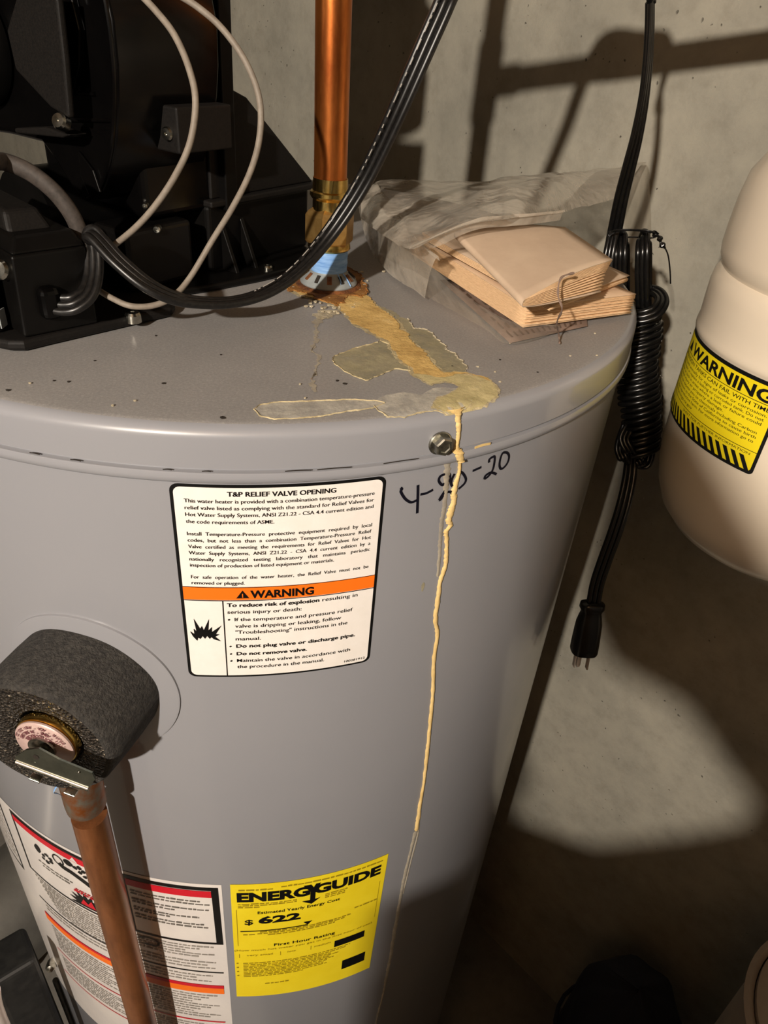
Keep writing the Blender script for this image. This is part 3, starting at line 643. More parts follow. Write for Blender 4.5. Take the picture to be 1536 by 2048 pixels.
for px, r in (((328, 767), .0011), ((16, 781), .0011), ((312, 672), .0009), ((442, 710), .0006), ((445, 836), .0014), ((690, 768), .0013), ((675, 762), .0010), ((190, 722), .0006), ((905, 733), .0007), ((1000, 720), .0006), ((1075, 745), .0006), ((108, 762), .0008), ((138, 764), .0009)):
    p = on_z(*px); chip(mb, p.x, p.y, r, 0, .0004)
mb.build('dark_specks', 'speck', heater, smooth=0)['kind'] = 'stuff'
# escutcheon plate round the relief valve
AZV = math.radians(-98.75); AV = Vector((math.cos(AZV), math.sin(AZV), 0)); SV = Vector((-AV.y, AV.x, 0)); CZ = -.176
mb = MB(); rows = []
for rr_, hh in ((.0522, .0000), (.0520, .0012), (.0508, .0014), (.030, .0014)):
    rows.append([]);
    for k in range(97):
        t = 2*math.pi*k/96; u = rr_*math.cos(t); v = CZ+rr_*math.sin(t); a_ = AZV+u/R
        rows[-1].append(Vector(((R+hh)*math.cos(a_), (R+hh)*math.sin(a_), v)))
mb.grid(rows); mb.build('escutcheon', 'enamel', heater, smooth=30)
# gas valve and side parts, low on the left
P = at_d(18, 2040, .93)
mb = MB().box(P+Vector((-.030, 0, -.095)), (.06, .06, .16)); gv = mb.build('gas_valve', 'valve_black', heater, smooth=0, bevel=.006)
mb = MB().lathe(at_d(12, 1968, .93), (0.2, -.3, 1), [(.022, -.02), (.022, .012), (.018, .018), (.002, .018)], 20); mb.build('knob', 'valve_black', gv)
for k, (px, d_, r_) in enumerate(((( 8, 1958), .90, .010), ((46, 1990), .88, .006))): MB().lathe(at_d(*px, d_), (0.3, -.7, .5), [(r_, -.012), (r_, .006), (r_*.5, .008), (.0005, .008)], 12).build('button', 'brass_dark' if k == 0 else 'valve_black', gv)
mb = MB(); a0 = math.radians(-139); e0 = Vector((math.cos(a0), math.sin(a0), 0))
mb.tube([e0*(R+.0032)+Vector((0, 0, z)) for z in (-.80, -.9, -1.0, -1.28)], .0032, 12); mb.build('wire_conduit', 'collar', heater)
t_ = UP.cross(e0)
mb = MB(); mb.prism([e0*(R+.012)-t_*.035+UP*-.72, e0*(R+.012)+t_*.02+UP*-.70, e0*(R+.012)+t_*.035+UP*-.80, e0*(R+.012)+t_*.035+UP*-1.20, e0*(R+.012)-t_*.045+UP*-1.20, e0*(R+.012)-t_*.045+UP*-.78], e0*.045); mb.build('side_box', 'valve_black', heater, smooth=0, bevel=.006)
MB().lathe(at_d(101, 1935, .76), (.2, -.8, .5), [(.005, -.008), (.005, 0), (.0035, .003), (.0005, .004)], 16).build('conduit_nut', 'steel', heater)

# ================================================================ RELIEF VALVE with foam sleeve
valve = thing('relief_valve', 'relief valve in a charcoal foam sleeve with plated lever and round tag', 'relief valve', AV*.30+Vector((0, 0, CZ)))
RF = .3195
mb = MB(); rows = []; seg = 72
def fpt(t, r, rad):
    k = (rad-.28)/.0395
    return AV*rad + SV*(-.0022-.0075*k+r*math.cos(t)) + UP*(CZ-.005*k+r*math.sin(t))
for rad, r in ((None, .0420), (.288, .0424), (.298, .0424), (.308, .0422), (RF-.003, .0418), (RF-.0008, .0408), (RF, .0388)):
    row = []
    for k in range(seg+1):
        t = 2*math.pi*k/seg; r_ = r*(1+.012*math.sin(3*t+1)+.006*math.sin(7*t))
        rd = rad if rad else math.sqrt(R*R-(r_*math.cos(t))**2)+.0016
        row.append(fpt(t, r_, rd))
    rows.append(row)
mb.grid(rows)
foam = mb.build('foam_sleeve', 'foam', valve, smooth=40); foam['label'] = 'charcoal grey foam insulation sleeve'
VC = AV*(RF+.002)+SV*-.0018+UP*(CZ+.0000)
mb = MB(); rows = []
for q_, rd in ((0, RF), (.35, RF+.0005), (.75, RF), (.93, RF-.0006), (1, RF-.003), (1, RF-.012)):
    row = []
    for k in range(seg+1):
        t = 2*math.pi*k/seg; o_ = fpt(t, .0388*(1+.012*math.sin(3*t+1)+.006*math.sin(7*t)), rd); c_ = VC+AV*(rd-RF-.002)+(SV*math.cos(t)+UP*math.sin(t))*(.0186*(1+.012*math.sin(17*t)))
        row.append(o_.lerp(c_, q_))
    rows.append(row)
mb.grid(rows); mb.build('foam_end', 'foam_cut', valve, smooth=60)
mb = MB().lathe(VC, AV, [(.0176, -.0035), (.0176, -.0004), (.0170, .0006), (.0130, .0010)], 48); mb.build('brass_ring', 'brass', valve)
mb = MB().lathe(VC, AV, [(.0158, .0008), (.0166, .0014), (.0166, .0024), (.0157, .0032), (.0075, .0042), (.005, .0042)], 56); vp = mb.build('round_tag', 'valve_plate', valve); vp['label'] = 'pinkish round tag with maroon lettering'
mb = MB()
def tagtext(s, rad, a0, a1, h):                 # lettering runs round the tag, heads towards its centre
    n = len(s)
    for i, ch in enumerate(s):
        if ch == ' ': continue
        t = math.radians(a0+(a1-a0)*i/max(1, n-1)); vs, fs = text_mesh(ch, .03)
        if not vs: continue
        cx = (min(p[0] for p in vs)+max(p[0] for p in vs))/2
        er = SV*math.cos(t)+UP*math.sin(t); et = -SV*math.sin(t)+UP*math.cos(t)
        zz = .0035+.0008*(.0164-rad)/.0089
        mb.add([VC + AV*(zz+.0004) + er*(rad-p[1]*h) + et*((p[0]-cx)*h) for p in vs], fs)
tagtext('* BTU/HR * AGA * ANSI Z21.22 *', .0155, 18, 172, .0026)
tagtext('1-11 * ASME * 34 500,000', .0128, 22, 158, .0030)
tagtext('RATED NCLX-5LX SER', .0099, 30, 150, .0030)
mb.build('tag_lettering', 'valve_ink', vp, smooth=0)['kind'] = 'stuff'
mb = MB().lathe(VC, AV, [(.0078, .0040), (.0076, .0054), (.0056, .0062), (.0005, .0062)], 36); mb.build('pivot_washer', 'steel', valve)
LO = .0115
def lpx(x, y, o=LO): return on_pl(x, y, VC+AV*o, AV)
mb = MB()
mb.prism([lpx(*p) for p in ((33, 1510), (54, 1497), (80, 1494), (120, 1516), (186, 1543), (192, 1556), (176, 1577), (32, 1523))], AV*.0010)
lever = mb.build('lever', 'lever', valve, smooth=0)
fa = lpx(32, 1523, LO+.0010); fb = lpx(176, 1577, LO+.0010); dn = UP*-.0038-AV*.0003
mb = MB(); mb.prism([fa, fb, fb+dn+(fa-fb).normalized()*.001, fa+dn+(fb-fa).normalized()*.001], -AV*.0010); mb.build('lever_flange', 'lever', lever, smooth=0, bevel=.0004)
MB().tube([fa, fb], .0009, 12).build('fold_highlight', 'nickel', lever)  # paler tube puts the fold's bright highlight into the metal colour
MB().lathe(lpx(72, 1514, LO+.0010), AV, [(.0017, -.0012), (.0017, .0002), (.0003, .0002)], 16).build('rivet_hole', 'speck', lever)
MB().lathe(lpx(158, 1544, LO+.0010), AV, [(.0009, -.001), (.0009, .0003), (.0004, .0007)], 12).build('dimple', 'steel', lever)
ld_ = (fb-fa).normalized()
for px in ((72, 1556), (142, 1584)): MB().box(lpx(*px, LO+.001), (.0062, .0012, .004), (ld_, ld_.cross(AV), AV)).build('stamped_tab', 'steel', lever, smooth=0, bevel=.0003)
MB().tube([VC+AV*.002, VC+AV*.0115-UP*.004], .003, 16).build('stem', 'steel', valve)

# ================================================================ DISCHARGE PIPE
PX, PY = -.0467, -.3040
dpipe = thing('discharge_pipe', 'brown tarnished copper pipe running straight down from the relief valve', 'pipe', (PX, PY, -1.27))
MB().tube([(PX, PY, z) for z in (-.262, -.5, -.9, -1.27)], .0105, 32).build('pipe', 'copper_brown', dpipe)
MB().lathe((PX, PY, 0), UP, [(.0108, -.253), (.0116, -.2515), (.0119, -.247), (.0119, -.226), (.0108, -.222)], 32).build('solder_joint', 'solder', dpipe)
P = lpx(117, 1566, -.004)
MB().tube(spline([P, P+Vector((-.003, -.002, -.006)), P+Vector((-.001, -.001, -.009)), P+Vector((.001, 0, -.014))], 4), [.0008]*4+[.0006]*4+[.0003]*5, 8, flat=.3).build('tape_end', 'tape', dpipe)

# ================================================================ COPPER SUPPLY PIPE with fittings, run to the expansion tank
NX, NY = .064, -.071
sup = thing('copper_supply_pipe', 'orange copper pipe rising from brass fittings and blue tape on the lid', 'pipe', (NX, NY, .0008))
tilt = lambda z: (NX-.0155*z, NY, z)
ZH = .228
path = [tilt(.060), tilt(.10), tilt(.15), tilt(.20), tilt(ZH-.02)]
MB().tube(path, .0102, 32).build('pipe', 'copper', sup)
t0 = Vector(tilt(ZH))
MB().tube([t0+Vector((0, 0, -.026)), t0, t0+Vector((0, 0, .30))], .0102, 24).build('riser', 'copper', sup)
MB().tube([t0+Vector((0, 0, -.03)), t0+Vector((0, 0, .03))], .0124, 24).build('tee_body', 'copper', sup)
MB().tube([t0, t0+Vector((.03, 0, 0))], .0124, 24).build('tee_branch', 'copper', sup)
MB().tube([t0+Vector((.02, 0, 0)), Vector((.545, NY+.003, ZH))], .0102, 24).build('branch_pipe', 'copper', sup)
MB().tube(spline([Vector((.53, NY+.003, ZH)), Vector((.552, NY+.003, ZH+.006)), Vector((.56, NY+.003, ZH+.03)), Vector((.56, NY+.003, ZH+.30))], 6), .0110, 20).build('riser_elbow', 'copper', sup)
MB().tube([Vector((.170, NY+.002, ZH+.004)), Vector((.215, NY+.002, ZH+.004))], .0150, 24).build('union', 'brass_dark', sup)
MB().lathe((NX-.0009, NY, 0), UP, [(.0102, .0665), (.0108, .0672), (.0110, .0640), (.0112, .0600), (.0125, .0592), (.0127, .0570), (.0120, .0558), (.0108, .0545), (.0108, .0500), (.0112, .0480)][::-1], 40).build('brass_adapter', 'brass', sup)
MB().lathe((NX-.0006, NY, 0), UP, [(.0108, .0500), (.0140, .0480), (.0158, .0455), (.0158, .0300), (.0146, .0285)][::-1], 6, ref=(1, .35, 0)).build('hex_nut', 'brass_dark', sup, smooth=20)
MB().lathe((NX-.0004, NY, 0), UP, [(.0128, .0300), (.0135, .0290), (.0138, .0255), (.0128, .0245)][::-1], 40).build('brass_shoulder', 'brass', sup)
mb = MB()
rowz = [(.0113, .0095), (.0120, .0112), (.0119, .0140), (.0123, .0160), (.0120, .0185), (.0122, .0210), (.0119, .0235), (.0116, .0252)]
mb.lathe((NX-.0002, NY, 0), UP, rowz, 40); mb.build('thread_tape', 'tape', sup)['label'] = 'pale blue thread seal tape'
mb = MB().lathe((NX, NY, 0), UP, [(.0060, .0022), (.0186, .0022), (.0190, .0034), (.0182, .0052), (.0125, .0100), (.0120, .0112)], 48); collar = mb.build('flanged_collar', 'collar', sup)
for k in range(12):
    t = math.radians(k*30+8); e = Vector((math.cos(t), math.sin(t), 0)); tt = UP.cross(e)
    MB().box(Vector((NX, NY, .0078))+e*.0150, (.0056, .0022 if k % 3 else .0030, .0016), (e*.76-UP*.64, tt, e*.64+UP*.76)).build('slot', 'rust' if k % 2 else 'speck', collar, smooth=0)
MB().lathe((NX, NY, 0), UP, [(.0215, .0009), (.0218, .0014), (.0200, .0026), (.0150, .0028)], 40).build('rust_ring', 'rust', sup)
for k, (ax_, len_) in enumerate(((-35, .012), (-55, .008))):
    t = math.radians(ax_); e = Vector((math.cos(t), math.sin(t), 0)); p = Vector((NX, NY, .011))+e*.0122
    MB().tube(spline([p, p+e*.004+Vector((0, 0, -.003)), p+e*len_*.6+Vector((0, 0, -.0065))], 5), .0004, 6).build('tape_thread', 'tape', sup)

# ================================================================ DRAFT BLOWER
UA = Vector((.523, .852, 0)).normalized(); VA = Vector((-.852, .523, 0)).normalized(); A0 = Vector((-.0729, -.217, 0))
def bp(s, v, z): return A0+UA*s+VA*v+UP*z
blower = thing('draft_blower', 'black plastic draft blower with round housing mounted on the heater lid', 'blower', bp(.13, .1, .0005))
AX = (UA, VA, UP)
fe = [on_z(-140, 640), on_z(-60, 690), on_z(20, 706), on_z(52, 706), on_z(100, 694), on_z(345, 636), on_z(352, 626), on_z(300, 600)]
bpoly = [Vector((p.x, p.y, .0008)) for p in fe] + [bp(.10, .06, .0008), bp(.10, .22, .0008), bp(.0, .20, .0008)]
MB().prism(bpoly, (0, 0, .0055)).build('base_plate', 'plastic_dusty', blower, smooth=0, bevel=.0018)
g = [on_z(300, 604), on_z(420, 586), on_z(520, 566), on_z(628, 540), on_z(640, 520)]
MB().prism([Vector((p.x, p.y, .0006)) for p in g]+[bp(.27, .10, .0006), bp(.05, .12, .0006)], (0, 0, .0045)).build('rear_flange', 'plastic', blower, smooth=0, bevel=.0015)
MB().box(bp(.198, .065, .025), (.100, .09, .042), AX).build('outlet_box', 'plastic', blower, smooth=0, bevel=.003)
MB().box(bp(.200, .065, .0470), (.106, .10, .004), AX).build('outlet_rim', 'plastic_dusty', blower, smooth=0, bevel=.0012)
# gusset plate with its long diagonal edge
MB().prism([bp(.152, .020, .049), bp(.252, .020, .049), bp(.186, .020, .104), bp(.170, .020, .110), bp(.152, .020, .110)], VA*.006).build('gusset_plate', 'plastic_dusty', blower, smooth=0, bevel=.001)
for s in (.158, .176): MB().prism([bp(s, .0195, .004), bp(s, .006, .004), bp(s, .0195, .035)], UA*.003).build('rib', 'plastic', blower, smooth=0, bevel=.0006)
MB().box(bp(.137, .067, .113), (.071, .09, .14), AX).build('fan_casing', 'plastic_gloss', blower, smooth=0, bevel=.004)
MB().box(bp(.164, .019, .113), (.010, .010, .142), AX).build('casing_flange', 'plastic', blower, smooth=0, bevel=.001)
# scroll housing whose open face looks to the camera's left
HC = bp(.092, .125, .120)
def fl(x, y, off): return on_pl(x, y, HC-UA*off, UA)
edge = [(-30, -200), (0, -200), (60, -180), (160, -120), (205, -40), (224, 40), (233, 130), (235, 200), (231, 280), (219, 345), (200, 392), (172, 405), (148, 380), (112, 322), (84, 284), (20, 268), (-20, 262), (-30, 200)]
MB().prism([fl(x, y, .012) for x, y in edge], UA*.070).build('scroll_housing', 'plastic_gloss', blower, smooth=50, bevel=.0016)
rim = [(150, -140), (196, -50), (216, 40), (226, 130), (228, 200), (224, 280), (212, 342), (194, 386), (176, 398)]
MB().tube(spline([fl(x, y, .0125) for x, y in rim], 6), .0013, 8).build('housing_rim', 'plastic_gloss', blower)
mb = MB().lathe(fl(-45, 90, .014), -UA, [(.030, 0), (.030, .005), (.028, .008), (.027, .016), (.024, .018), (.006, .018)], 48); mb.build('motor', 'plastic', blower)
for a_, b_ in (((128, 187), (150, 187)), ((158, 187), (190, 188)), ((140, 240), (226, 241))):
    MB().tube([fl(*a_, .0125), fl(*b_, .0125)], .0011, 8).build('ridge', 'plastic_gloss', blower)
MB().prism([fl(x, y, .0125) for x, y in ((150, -30), (172, 60), (170, 130), (157, 186), (150, 150), (140, 60), (128, -30))], -UA*.004).build('ridge', 'plastic_gloss', blower, smooth=0, bevel=.001)
MB().prism([fl(x, y, .0125) for x, y in ((160, 300), (190, 340), (205, 385), (182, 392), (165, 350))], -UA*.0015).build('ridge', 'plastic_gloss', blower, smooth=0, bevel=.0007)
# angled motor bracket strap
strap = [fl(35, -20, .030), fl(112, -20, .030), fl(128, 120, .030), fl(138, 238, .030), fl(100, 215, .030), fl(30, 140, .030), fl(12, 60, .030)]
MB().prism(strap, UA*.004).build('motor_bracket', 'plastic_dusty', blower, smooth=0, bevel=.0015)
st2 = [fl(28, 256, .028), fl(90, 254, .028), fl(138, 270, .028), fl(125, 276, .028), fl(30, 266, .028)]
MB().prism(st2, UA*.012).build('lug', 'plastic_dusty', blower, smooth=0, bevel=.001)
def screw(p, ax, r, name='screw', parent=None):
    ax = Vector(ax).normalized(); b = MB()
    b.lathe(p, ax, [(r, -.003), (r, r*.25), (r*.8, r*.55), (r*.25, r*.6), (r*.2, r*.3), (.0001, r*.3)], 16); return b.build(name, 'steel', parent or blower, smooth=25)
screw(fl(121, 243, .031), -UA+UP*.4-VA*.3, .0042)
bk = [bp(.110, -.001, .081), bp(.110, -.001, .104), bp(.110, .030, .104), bp(.110, .030, .081)]
MB().prism(bk, UA*.041).build('side_lug', 'plastic_dusty', blower, smooth=0, bevel=.0012)
screw(bp(.1095, .0065, .0905), -UA-VA*.2, .0036)
screw(bp(.100, .020, .052), -UA-VA*.6, .0016); screw(bp(.102, .014, .040), -UA-VA*.6, .0022)
p = on_z(266, 630, .0075); screw(Vector((p.x, p.y, .0068)), UP, .0044); p = on_z(535, 535, .006); screw(Vector((p.x, p.y, .0058)), UP, .0032)
MB().lathe(bp(.085, .10, .036), UA, [(.026, -.01), (.026, .05)], 24).build('lower_spigot', 'plastic', blower)
MB().box(bp(.105, .03, .024), (.05, .03, .035), AX).build('corner_block', 'plastic', blower, smooth=0, bevel=.003)
# junction box
def jb(s, v, z): return bp(s, v, z)
JA = (on_z(190, 655, .006)-on_z(62, 682, .006)); JA.z = 0; JA.normalize(); JB = Vector((-JA.y, JA.x, 0))
J0 = on_z(62, 676, .006); J0.z = .0063
def jp(a_, b_, z): return J0+JA*a_+JB*b_+UP*z
mb = MB()
def frustum(a0, b0, a1, b1, z0, c0, d0, c1, d1, z1):
    mb.add([jp(a0, b0, z0), jp(a1, b0, z0), jp(a1, b1, z0), jp(a0, b1, z0), jp(c0, d0, z1), jp(c1, d0, z1), jp(c1, d1, z1), jp(c0, d1, z1)], [(0, 3, 2, 1), (4, 5, 6, 7), (0, 1, 5, 4), (1, 2, 6, 5), (2, 3, 7, 6), (3, 0, 4, 7)])
frustum(-.003, 0, .036, .10, 0, -.001, .001, .036, .10, .040); frustum(-.001, .001, .036, .10, .040, .004, .008, .033, .095, .047)
mb.build('junction_box', 'plastic', blower, smooth=0, bevel=.0016)
mb = MB(); frustum(.004, .014, .027, .09, .046, .006, .02, .023, .085, .056); mb.build('box_cover', 'plastic_dusty', blower, smooth=0, bevel=.0025)
mb = MB(); frustum(-.06, .012, -.006, .10, 0, -.06, .014, -.008, .10, .050); mb.build('control_box', 'plastic', blower, smooth=0, bevel=.003)
screw(at_d(4, 540, .352), (-.2, -.8, .3), .0048)
MB().box(at_d(98, 604, .3655), (.0105, .010, .0165), (JA, JB, UP)).build('strain_relief', 'plastic_gloss', blower, smooth=0, bevel=.0035)
MB().box(at_d(5, 636, .366), (.0006, .006, .009)).build('paper_scrap', 'collar', blower, smooth=0)
# exhaust pipe above the blower (outside the frame, throws the broad shadow on the wall)
vent = thing('exhaust_vent', 'white plastic exhaust pipe rising from the blower', 'pipe', (-.045, .0, .181))
MB().lathe((-.045, .0, 0), UP, [(.052, .183), (.058, .185), (.058, .225), (.052, .228), (.052, .262), (.056, .264), (.056, .275), (.050, .277), (.050, 1.04)], 32).build('vent_pipe', 'white_label', vent)
MB().lathe((-.045, .0, .2), (1, .2, 0), [(.060, -.006), (.060, .006)], 32).build('clamp_screw', 'steel', vent) if False else None

# ================================================================ WIRES AND CABLES
mb = MB(); pts = [at_d(x, y, d) for x, y, d in ((20, -330, .34), (120, -190, .332), (205, -90, .330), (262, -30, .330), (312, 22, .330), (350, 72, .331), (379, 140, .333), (391, 205, .336), (380, 285, .342), (350, 352, .350), (310, 412, .358), (268, 458, .366), (222, 495, .378))]
tag(mb.tube(spline(pts, 8), .00155, 12).build('control_wire', 'wire'), 'inner of two pale grey wires curving down in front of the black blower', 'wire', 'pale grey blower wires')
mb = MB(); pts = [at_d(x, y, d) for x, y, d in ((60, -340, .345), (170, -190, .338), (270, -80, .336), (340, -22, .335), (395, 14, .338), (445, 58, .340), (492, 125, .344), (519, 200, .350), (519, 275, .356), (500, 345, .364), (465, 415, .374), (425, 480, .384), (380, 555, .388), (345, 594, .384), (306, 611, .380), (262, 612, .376), (225, 597, .376), (192, 577, .378))]
tag(mb.tube(spline(pts, 8), .00155, 12).build('control_wire', 'wire'), 'outer pale grey wire, looping under the black cord near the lid', 'wire', 'pale grey blower wires')
mb = MB(); pts = [fl(-28, 235, .004), fl(-52, 268, .022)] + [at_d(x, y, d) for x, y, d in ((-30, 319, .346), (10, 324, .350), (60, 345, .355), (110, 385, .362), (145, 432, .370), (163, 478, .378), (168, 505, .382), (162, 530, .385))]
tag(mb.tube(spline(pts, 8), .0042, 16, flat=.8).build('sheathed_cable', 'sheath'), 'thick grey brown sheathed cable arching over the junction box', 'cable')

pc = thing('power_cord', 'flat ribbed black power cord, part coiled and hanging with a three-pin plug', 'power cord', Vector((.30, -.095, -.36)))
VD = Vector((0, .82, -.57))
def ribbon(path, rad=.0022, gap=1.72, seg=10, face=VD, name='cable', m='cord', twist=None):
    mb = MB(); n = len(path); offs = []; base = []
    for i, p in enumerate(path):
        t = (path[min(i+1, n-1)]-path[max(i-1, 0)]).normalized(); wv = t.cross(face)
        if wv.length < .05: wv = base[-1] if base else t.orthogonal()
        wv.normalize()
        if base and wv.dot(base[-1]) < 0: wv = -wv
        if base: wv = (wv*.5+base[-1]*.5); wv = (wv-t*wv.dot(t)).normalized()
        base.append(wv); o_ = wv
        if twist:
            q = i/(n-1)*(len(twist)-1); k = min(int(q), len(twist)-2); a_ = math.radians(twist[k]*(1-(q-k))+twist[k+1]*(q-k))
            o_ = wv*math.cos(a_)+t.cross(wv)*math.sin(a_)
        offs.append(o_)
    for k in (-1, 0, 1):
        mb.tube([p+offs[i]*(k*rad*gap) for i, p in enumerate(path)], rad, seg)
    return mb.build(name, m, pc, smooth=60), offs
ctl = [(105, 606, .366), (125, 610, .366), (150, 606, .366), (176, 585, .368), (187, 548, .370), (187, 505, .370), (181, 476, .369), (184, 468, .366), (198, 480, .365), (240, 525, .366), (295, 570, .370), (350, 596, .378), (405, 605, .388), (465, 604, .398), (520, 590, .408), (570, 562, .416), (612, 524, .422), (652, 476, .424), (690, 422, .420), (728, 360, .412), (762, 292, .400), (795, 220, .388), (828, 145, .378), (860, 72, .370), (888, 8, .364), (905, -40, .360)]
pts = [at_d(x, y, d) for x, y, d in ctl]
Ltop = pts[-1]
pts += [Ltop+Vector((.004, -.01, .03)), Vector((.160, -.075, .246)), Vector((.195, -.07, .2455)), Vector((.225, -.055, .235)), near_wall(1303, -60, .25), near_wall(1300, 0, .25)]
pA = spline(pts, 7)
o, _ = ribbon(pA, .0021, name='cable', m='cord_dusty', twist=[0, -10, -25, -48, -50, -52, -35, -15, -8, -5, -10, -30, -45]); o['label'] = 'dusty ribbed cable looping over the lid'
# printed dashes on the ridge of the rising part
mb = MB(); seg_ = spline([at_d(x-11, y-8, d-.0035) for x, y, d in ctl[14:]], 10)
rr = random.Random(4); i = 0
while i < len(seg_)-2:
    L = rr.choice((1, 1, 2)); mb.tube(seg_[i:i+L+1], .00030, 5); i += L + rr.choice((0, 1)) + 0
    i += 0 if rr.random() < .5 else 1
mb.build('cord_print', 'cord_print', pc)['kind'] = 'stuff'
def wy(y):
    T = ((0, .25), (450, .198), (600, .19), (905, .19), (1180, .235), (1400, .25))
    if y <= 0: return .25
    for (a_, b_), (c_, d_) in zip(T, T[1:]):
        if y <= c_: return b_+(d_-b_)*(y-a_)/(c_-a_)
    return .25
hp = [near_wall(x, y, wy(y)) for x, y in ((1300, 0), (1299, 60), (1295, 130), (1287, 200), (1274, 270), (1258, 335), (1243, 395), (1232, 450), (1226, 480))]
o, _ = ribbon(spline(hp, 8), .0021, name='cable', twist=[-48, -45, -42, -30, -15, 0, 0]); o['label'] = 'glossy black cable hanging down to the coil'
# coil
K = lambda x, y, dd=0.0: near_wall(x, y, wy(y)+dd)
def hair(xa, xb, ytop, d0, d1, nm='cord_loop', rad=.0021):
    P = [K(xa+2, 640, d0*.35), K(xa, 600, d0*.85), K(xa-1, 540, d0), K(xa, ytop+32, d0), K(xa+(xb-xa)*.2, ytop+7, (d0*.75+d1*.25)), K((xa+xb)/2, ytop, (d0+d1)/2), K(xb-(xb-xa)*.2, ytop+8, d1), K(xb, ytop+35, d1), K(xb, 600, d1), K(xb, 640, d1*.5)]
    o, _ = ribbon(spline(P, 8), rad, gap=1.75, name=nm, face=WN); return o
hair(1241, 1246, 476, .014, -.008); hair(1285, 1290, 473, .013, -.010)
o, _ = ribbon(spline([K(1228, 462, .006), K(1220, 500, .014), K(1214, 545, .018), K(1219, 590, .0195), K(1240, 622, .0200), K(1275, 634, .0200), K(1310, 624, .013), K(1324, 600, .002), K(1308, 582, -.008), K(1275, 590, -.014)], 8), .0021, gap=1.75, name='cord_loop', twist=[60, 60, 60, 40, 10, 0, 0, 0])
c0 = K(1276, 622); c1 = K(1283, 895)
axc = (c1-c0).normalized(); Lc = (c1-c0).length
ea = Vector((CR.x, CR.y, 0)).normalized(); ea = (ea-axc*ea.dot(axc)).normalized(); eb = axc.cross(ea)
mb = MB(); NT_ = 7.4; steps = int(NT_*28); pitch = Lc/NT_
for k in range(3):
    P = []
    for i in range(steps+1):
        q = i/28; ss = q*pitch+(k-1)*pitch/3
        rad = .0152*(1+.045*math.sin(q*1.7+k*.3)+.03*math.sin(q*.9+2)) * (1-.12*max(0, (q-5)/2.4))
        t = 2*math.pi*q; P.append(c0+axc*(ss+.0010*math.sin(q*2.3)) + ea*math.cos(t)*rad + eb*math.sin(t)*rad*.88 + ea*.0012*math.sin(q*1.3))
    mb.tube(P, .00215, 10)
cw = mb.build('cord_wrap', 'cord', pc, smooth=60); cw['label'] = 'tight turns wrapped round the bundle'
mb = MB()
for q0 in (.62, 1.62, 3.6, 4.62):
    P = []
    for i in range(19):
        q = q0+i*.026; t = 2*math.pi*q; ss = q*pitch-pitch/3-.0012; P.append(c0+axc*ss+ea*math.cos(t)*.0174+eb*math.sin(t)*.0174*.9)
    for i in range(0, 18, 2): mb.tube(P[i:i+2], .0003, 4)
mb.build('cord_print', 'cord_print', pc)['kind'] = 'stuff'
MB().lathe(c0, axc, [(.009, .0), (.0120, .008), (.0125, Lc*.6), (.0100, Lc*.95), (.008, Lc)], 20).build('bundle_core', 'cord', pc)
# bottom loops of the bundle
for xa, xb, yb, d0, d1 in ((1242, 1262, 922, .012, -.004), (1266, 1300, 930, -.002, -.012), (1250, 1285, 905, .016, .0)):
    P = [K(xa+12, 850, d0*.5), K(xa-2, yb-28, d0), K(xa+(xb-xa)*.25, yb-4, d0), K((xa+xb)/2, yb, (d0+d1)/2), K(xb-(xb-xa)*.15, yb-8, d1), K(xb, yb-40, d1), K(xb-8, 850, d1*.5)]
    ribbon(spline(P, 8), .0019, name='cord_loop', face=WN)
P = [K(1265, 870, .004), K(1262, 920, .002), K(1258, 960), K(1247, 1010), K(1230, 1065), K(1210, 1120), K(1195, 1165), K(1188, 1200), K(1186, 1212)]
ribbon(spline(P, 8), .0024, gap=1.7, name='cable', twist=[-30, -10, 0, 0, 0])
# tie
P = [K(1220, 470, .014), K(1232, 462, .022), K(1262, 460, .020), K(1300, 463, .018), K(1314, 471, .008), K(1300, 476, -.012), K(1262, 474, -.016), K(1224, 478, -.006), K(1220, 470, .014)]
tie = MB().tube(spline(P, 8), .0011, 8, flat=.6).build('twist_tie', 'cord', pc)
MB().tube(spline([K(1308, 468, .012), K(1318, 474, .014), K(1322, 486, .014), K(1330, 496, .012)], 6), [.0016+.0008*math.sin(k) for k in range(19)], 8).build('tie_knot', 'cord', tie)
MB().tube(spline([K(1328, 492, .012), K(1336, 510, .012), K(1340, 540, .012), K(1341, 567, .012)], 6), .0013, 8, flat=.4).build('tie_tail', 'cord', tie)
MB().tube(spline([K(1300, 466, .012), K(1310, 462, .013), K(1318, 468, .013)], 6), .0009, 8, flat=.4).build('tie_tail', 'cord', tie)
# plug
pb = K(1186, 1205); pe = K(1167, 1303); da = (pe-pb).normalized(); wv = Vector((CR.x, CR.y, CR.z)); wv = (wv-da*wv.dot(da)).normalized(); nv = da.cross(wv)
Lp = (pe-pb).length
mb = MB(); rows = []
for t, w_, n_ in ((-.02, .004, .004), (0, .0085, .006), (.02, .0108, .0072), (.10, .0112, .0075), (.14, .0098, .0070), (.19, .0090, .0068), (.28, .0102, .0078), (.40, .0114, .0092), (.55, .0117, .0104), (.80, .0121, .0112), (.96, .0122, .0114), (1.0, .0116, .0108), (1.0, .001, .001)):
    row = []
    for k in range(33):
        a_ = 2*math.pi*k/32; cx_ = math.copysign(abs(math.cos(a_))**.62, math.cos(a_)); cy_ = math.copysign(abs(math.sin(a_))**.8, math.sin(a_))
        row.append(pb+da*(t*Lp)+wv*(cx_*w_)+nv*(cy_*n_))
    rows.append(row)
mb.grid(rows); plug = mb.build('plug', 'cord', pc, smooth=50); plug['label'] = 'black moulded three-pin plug'
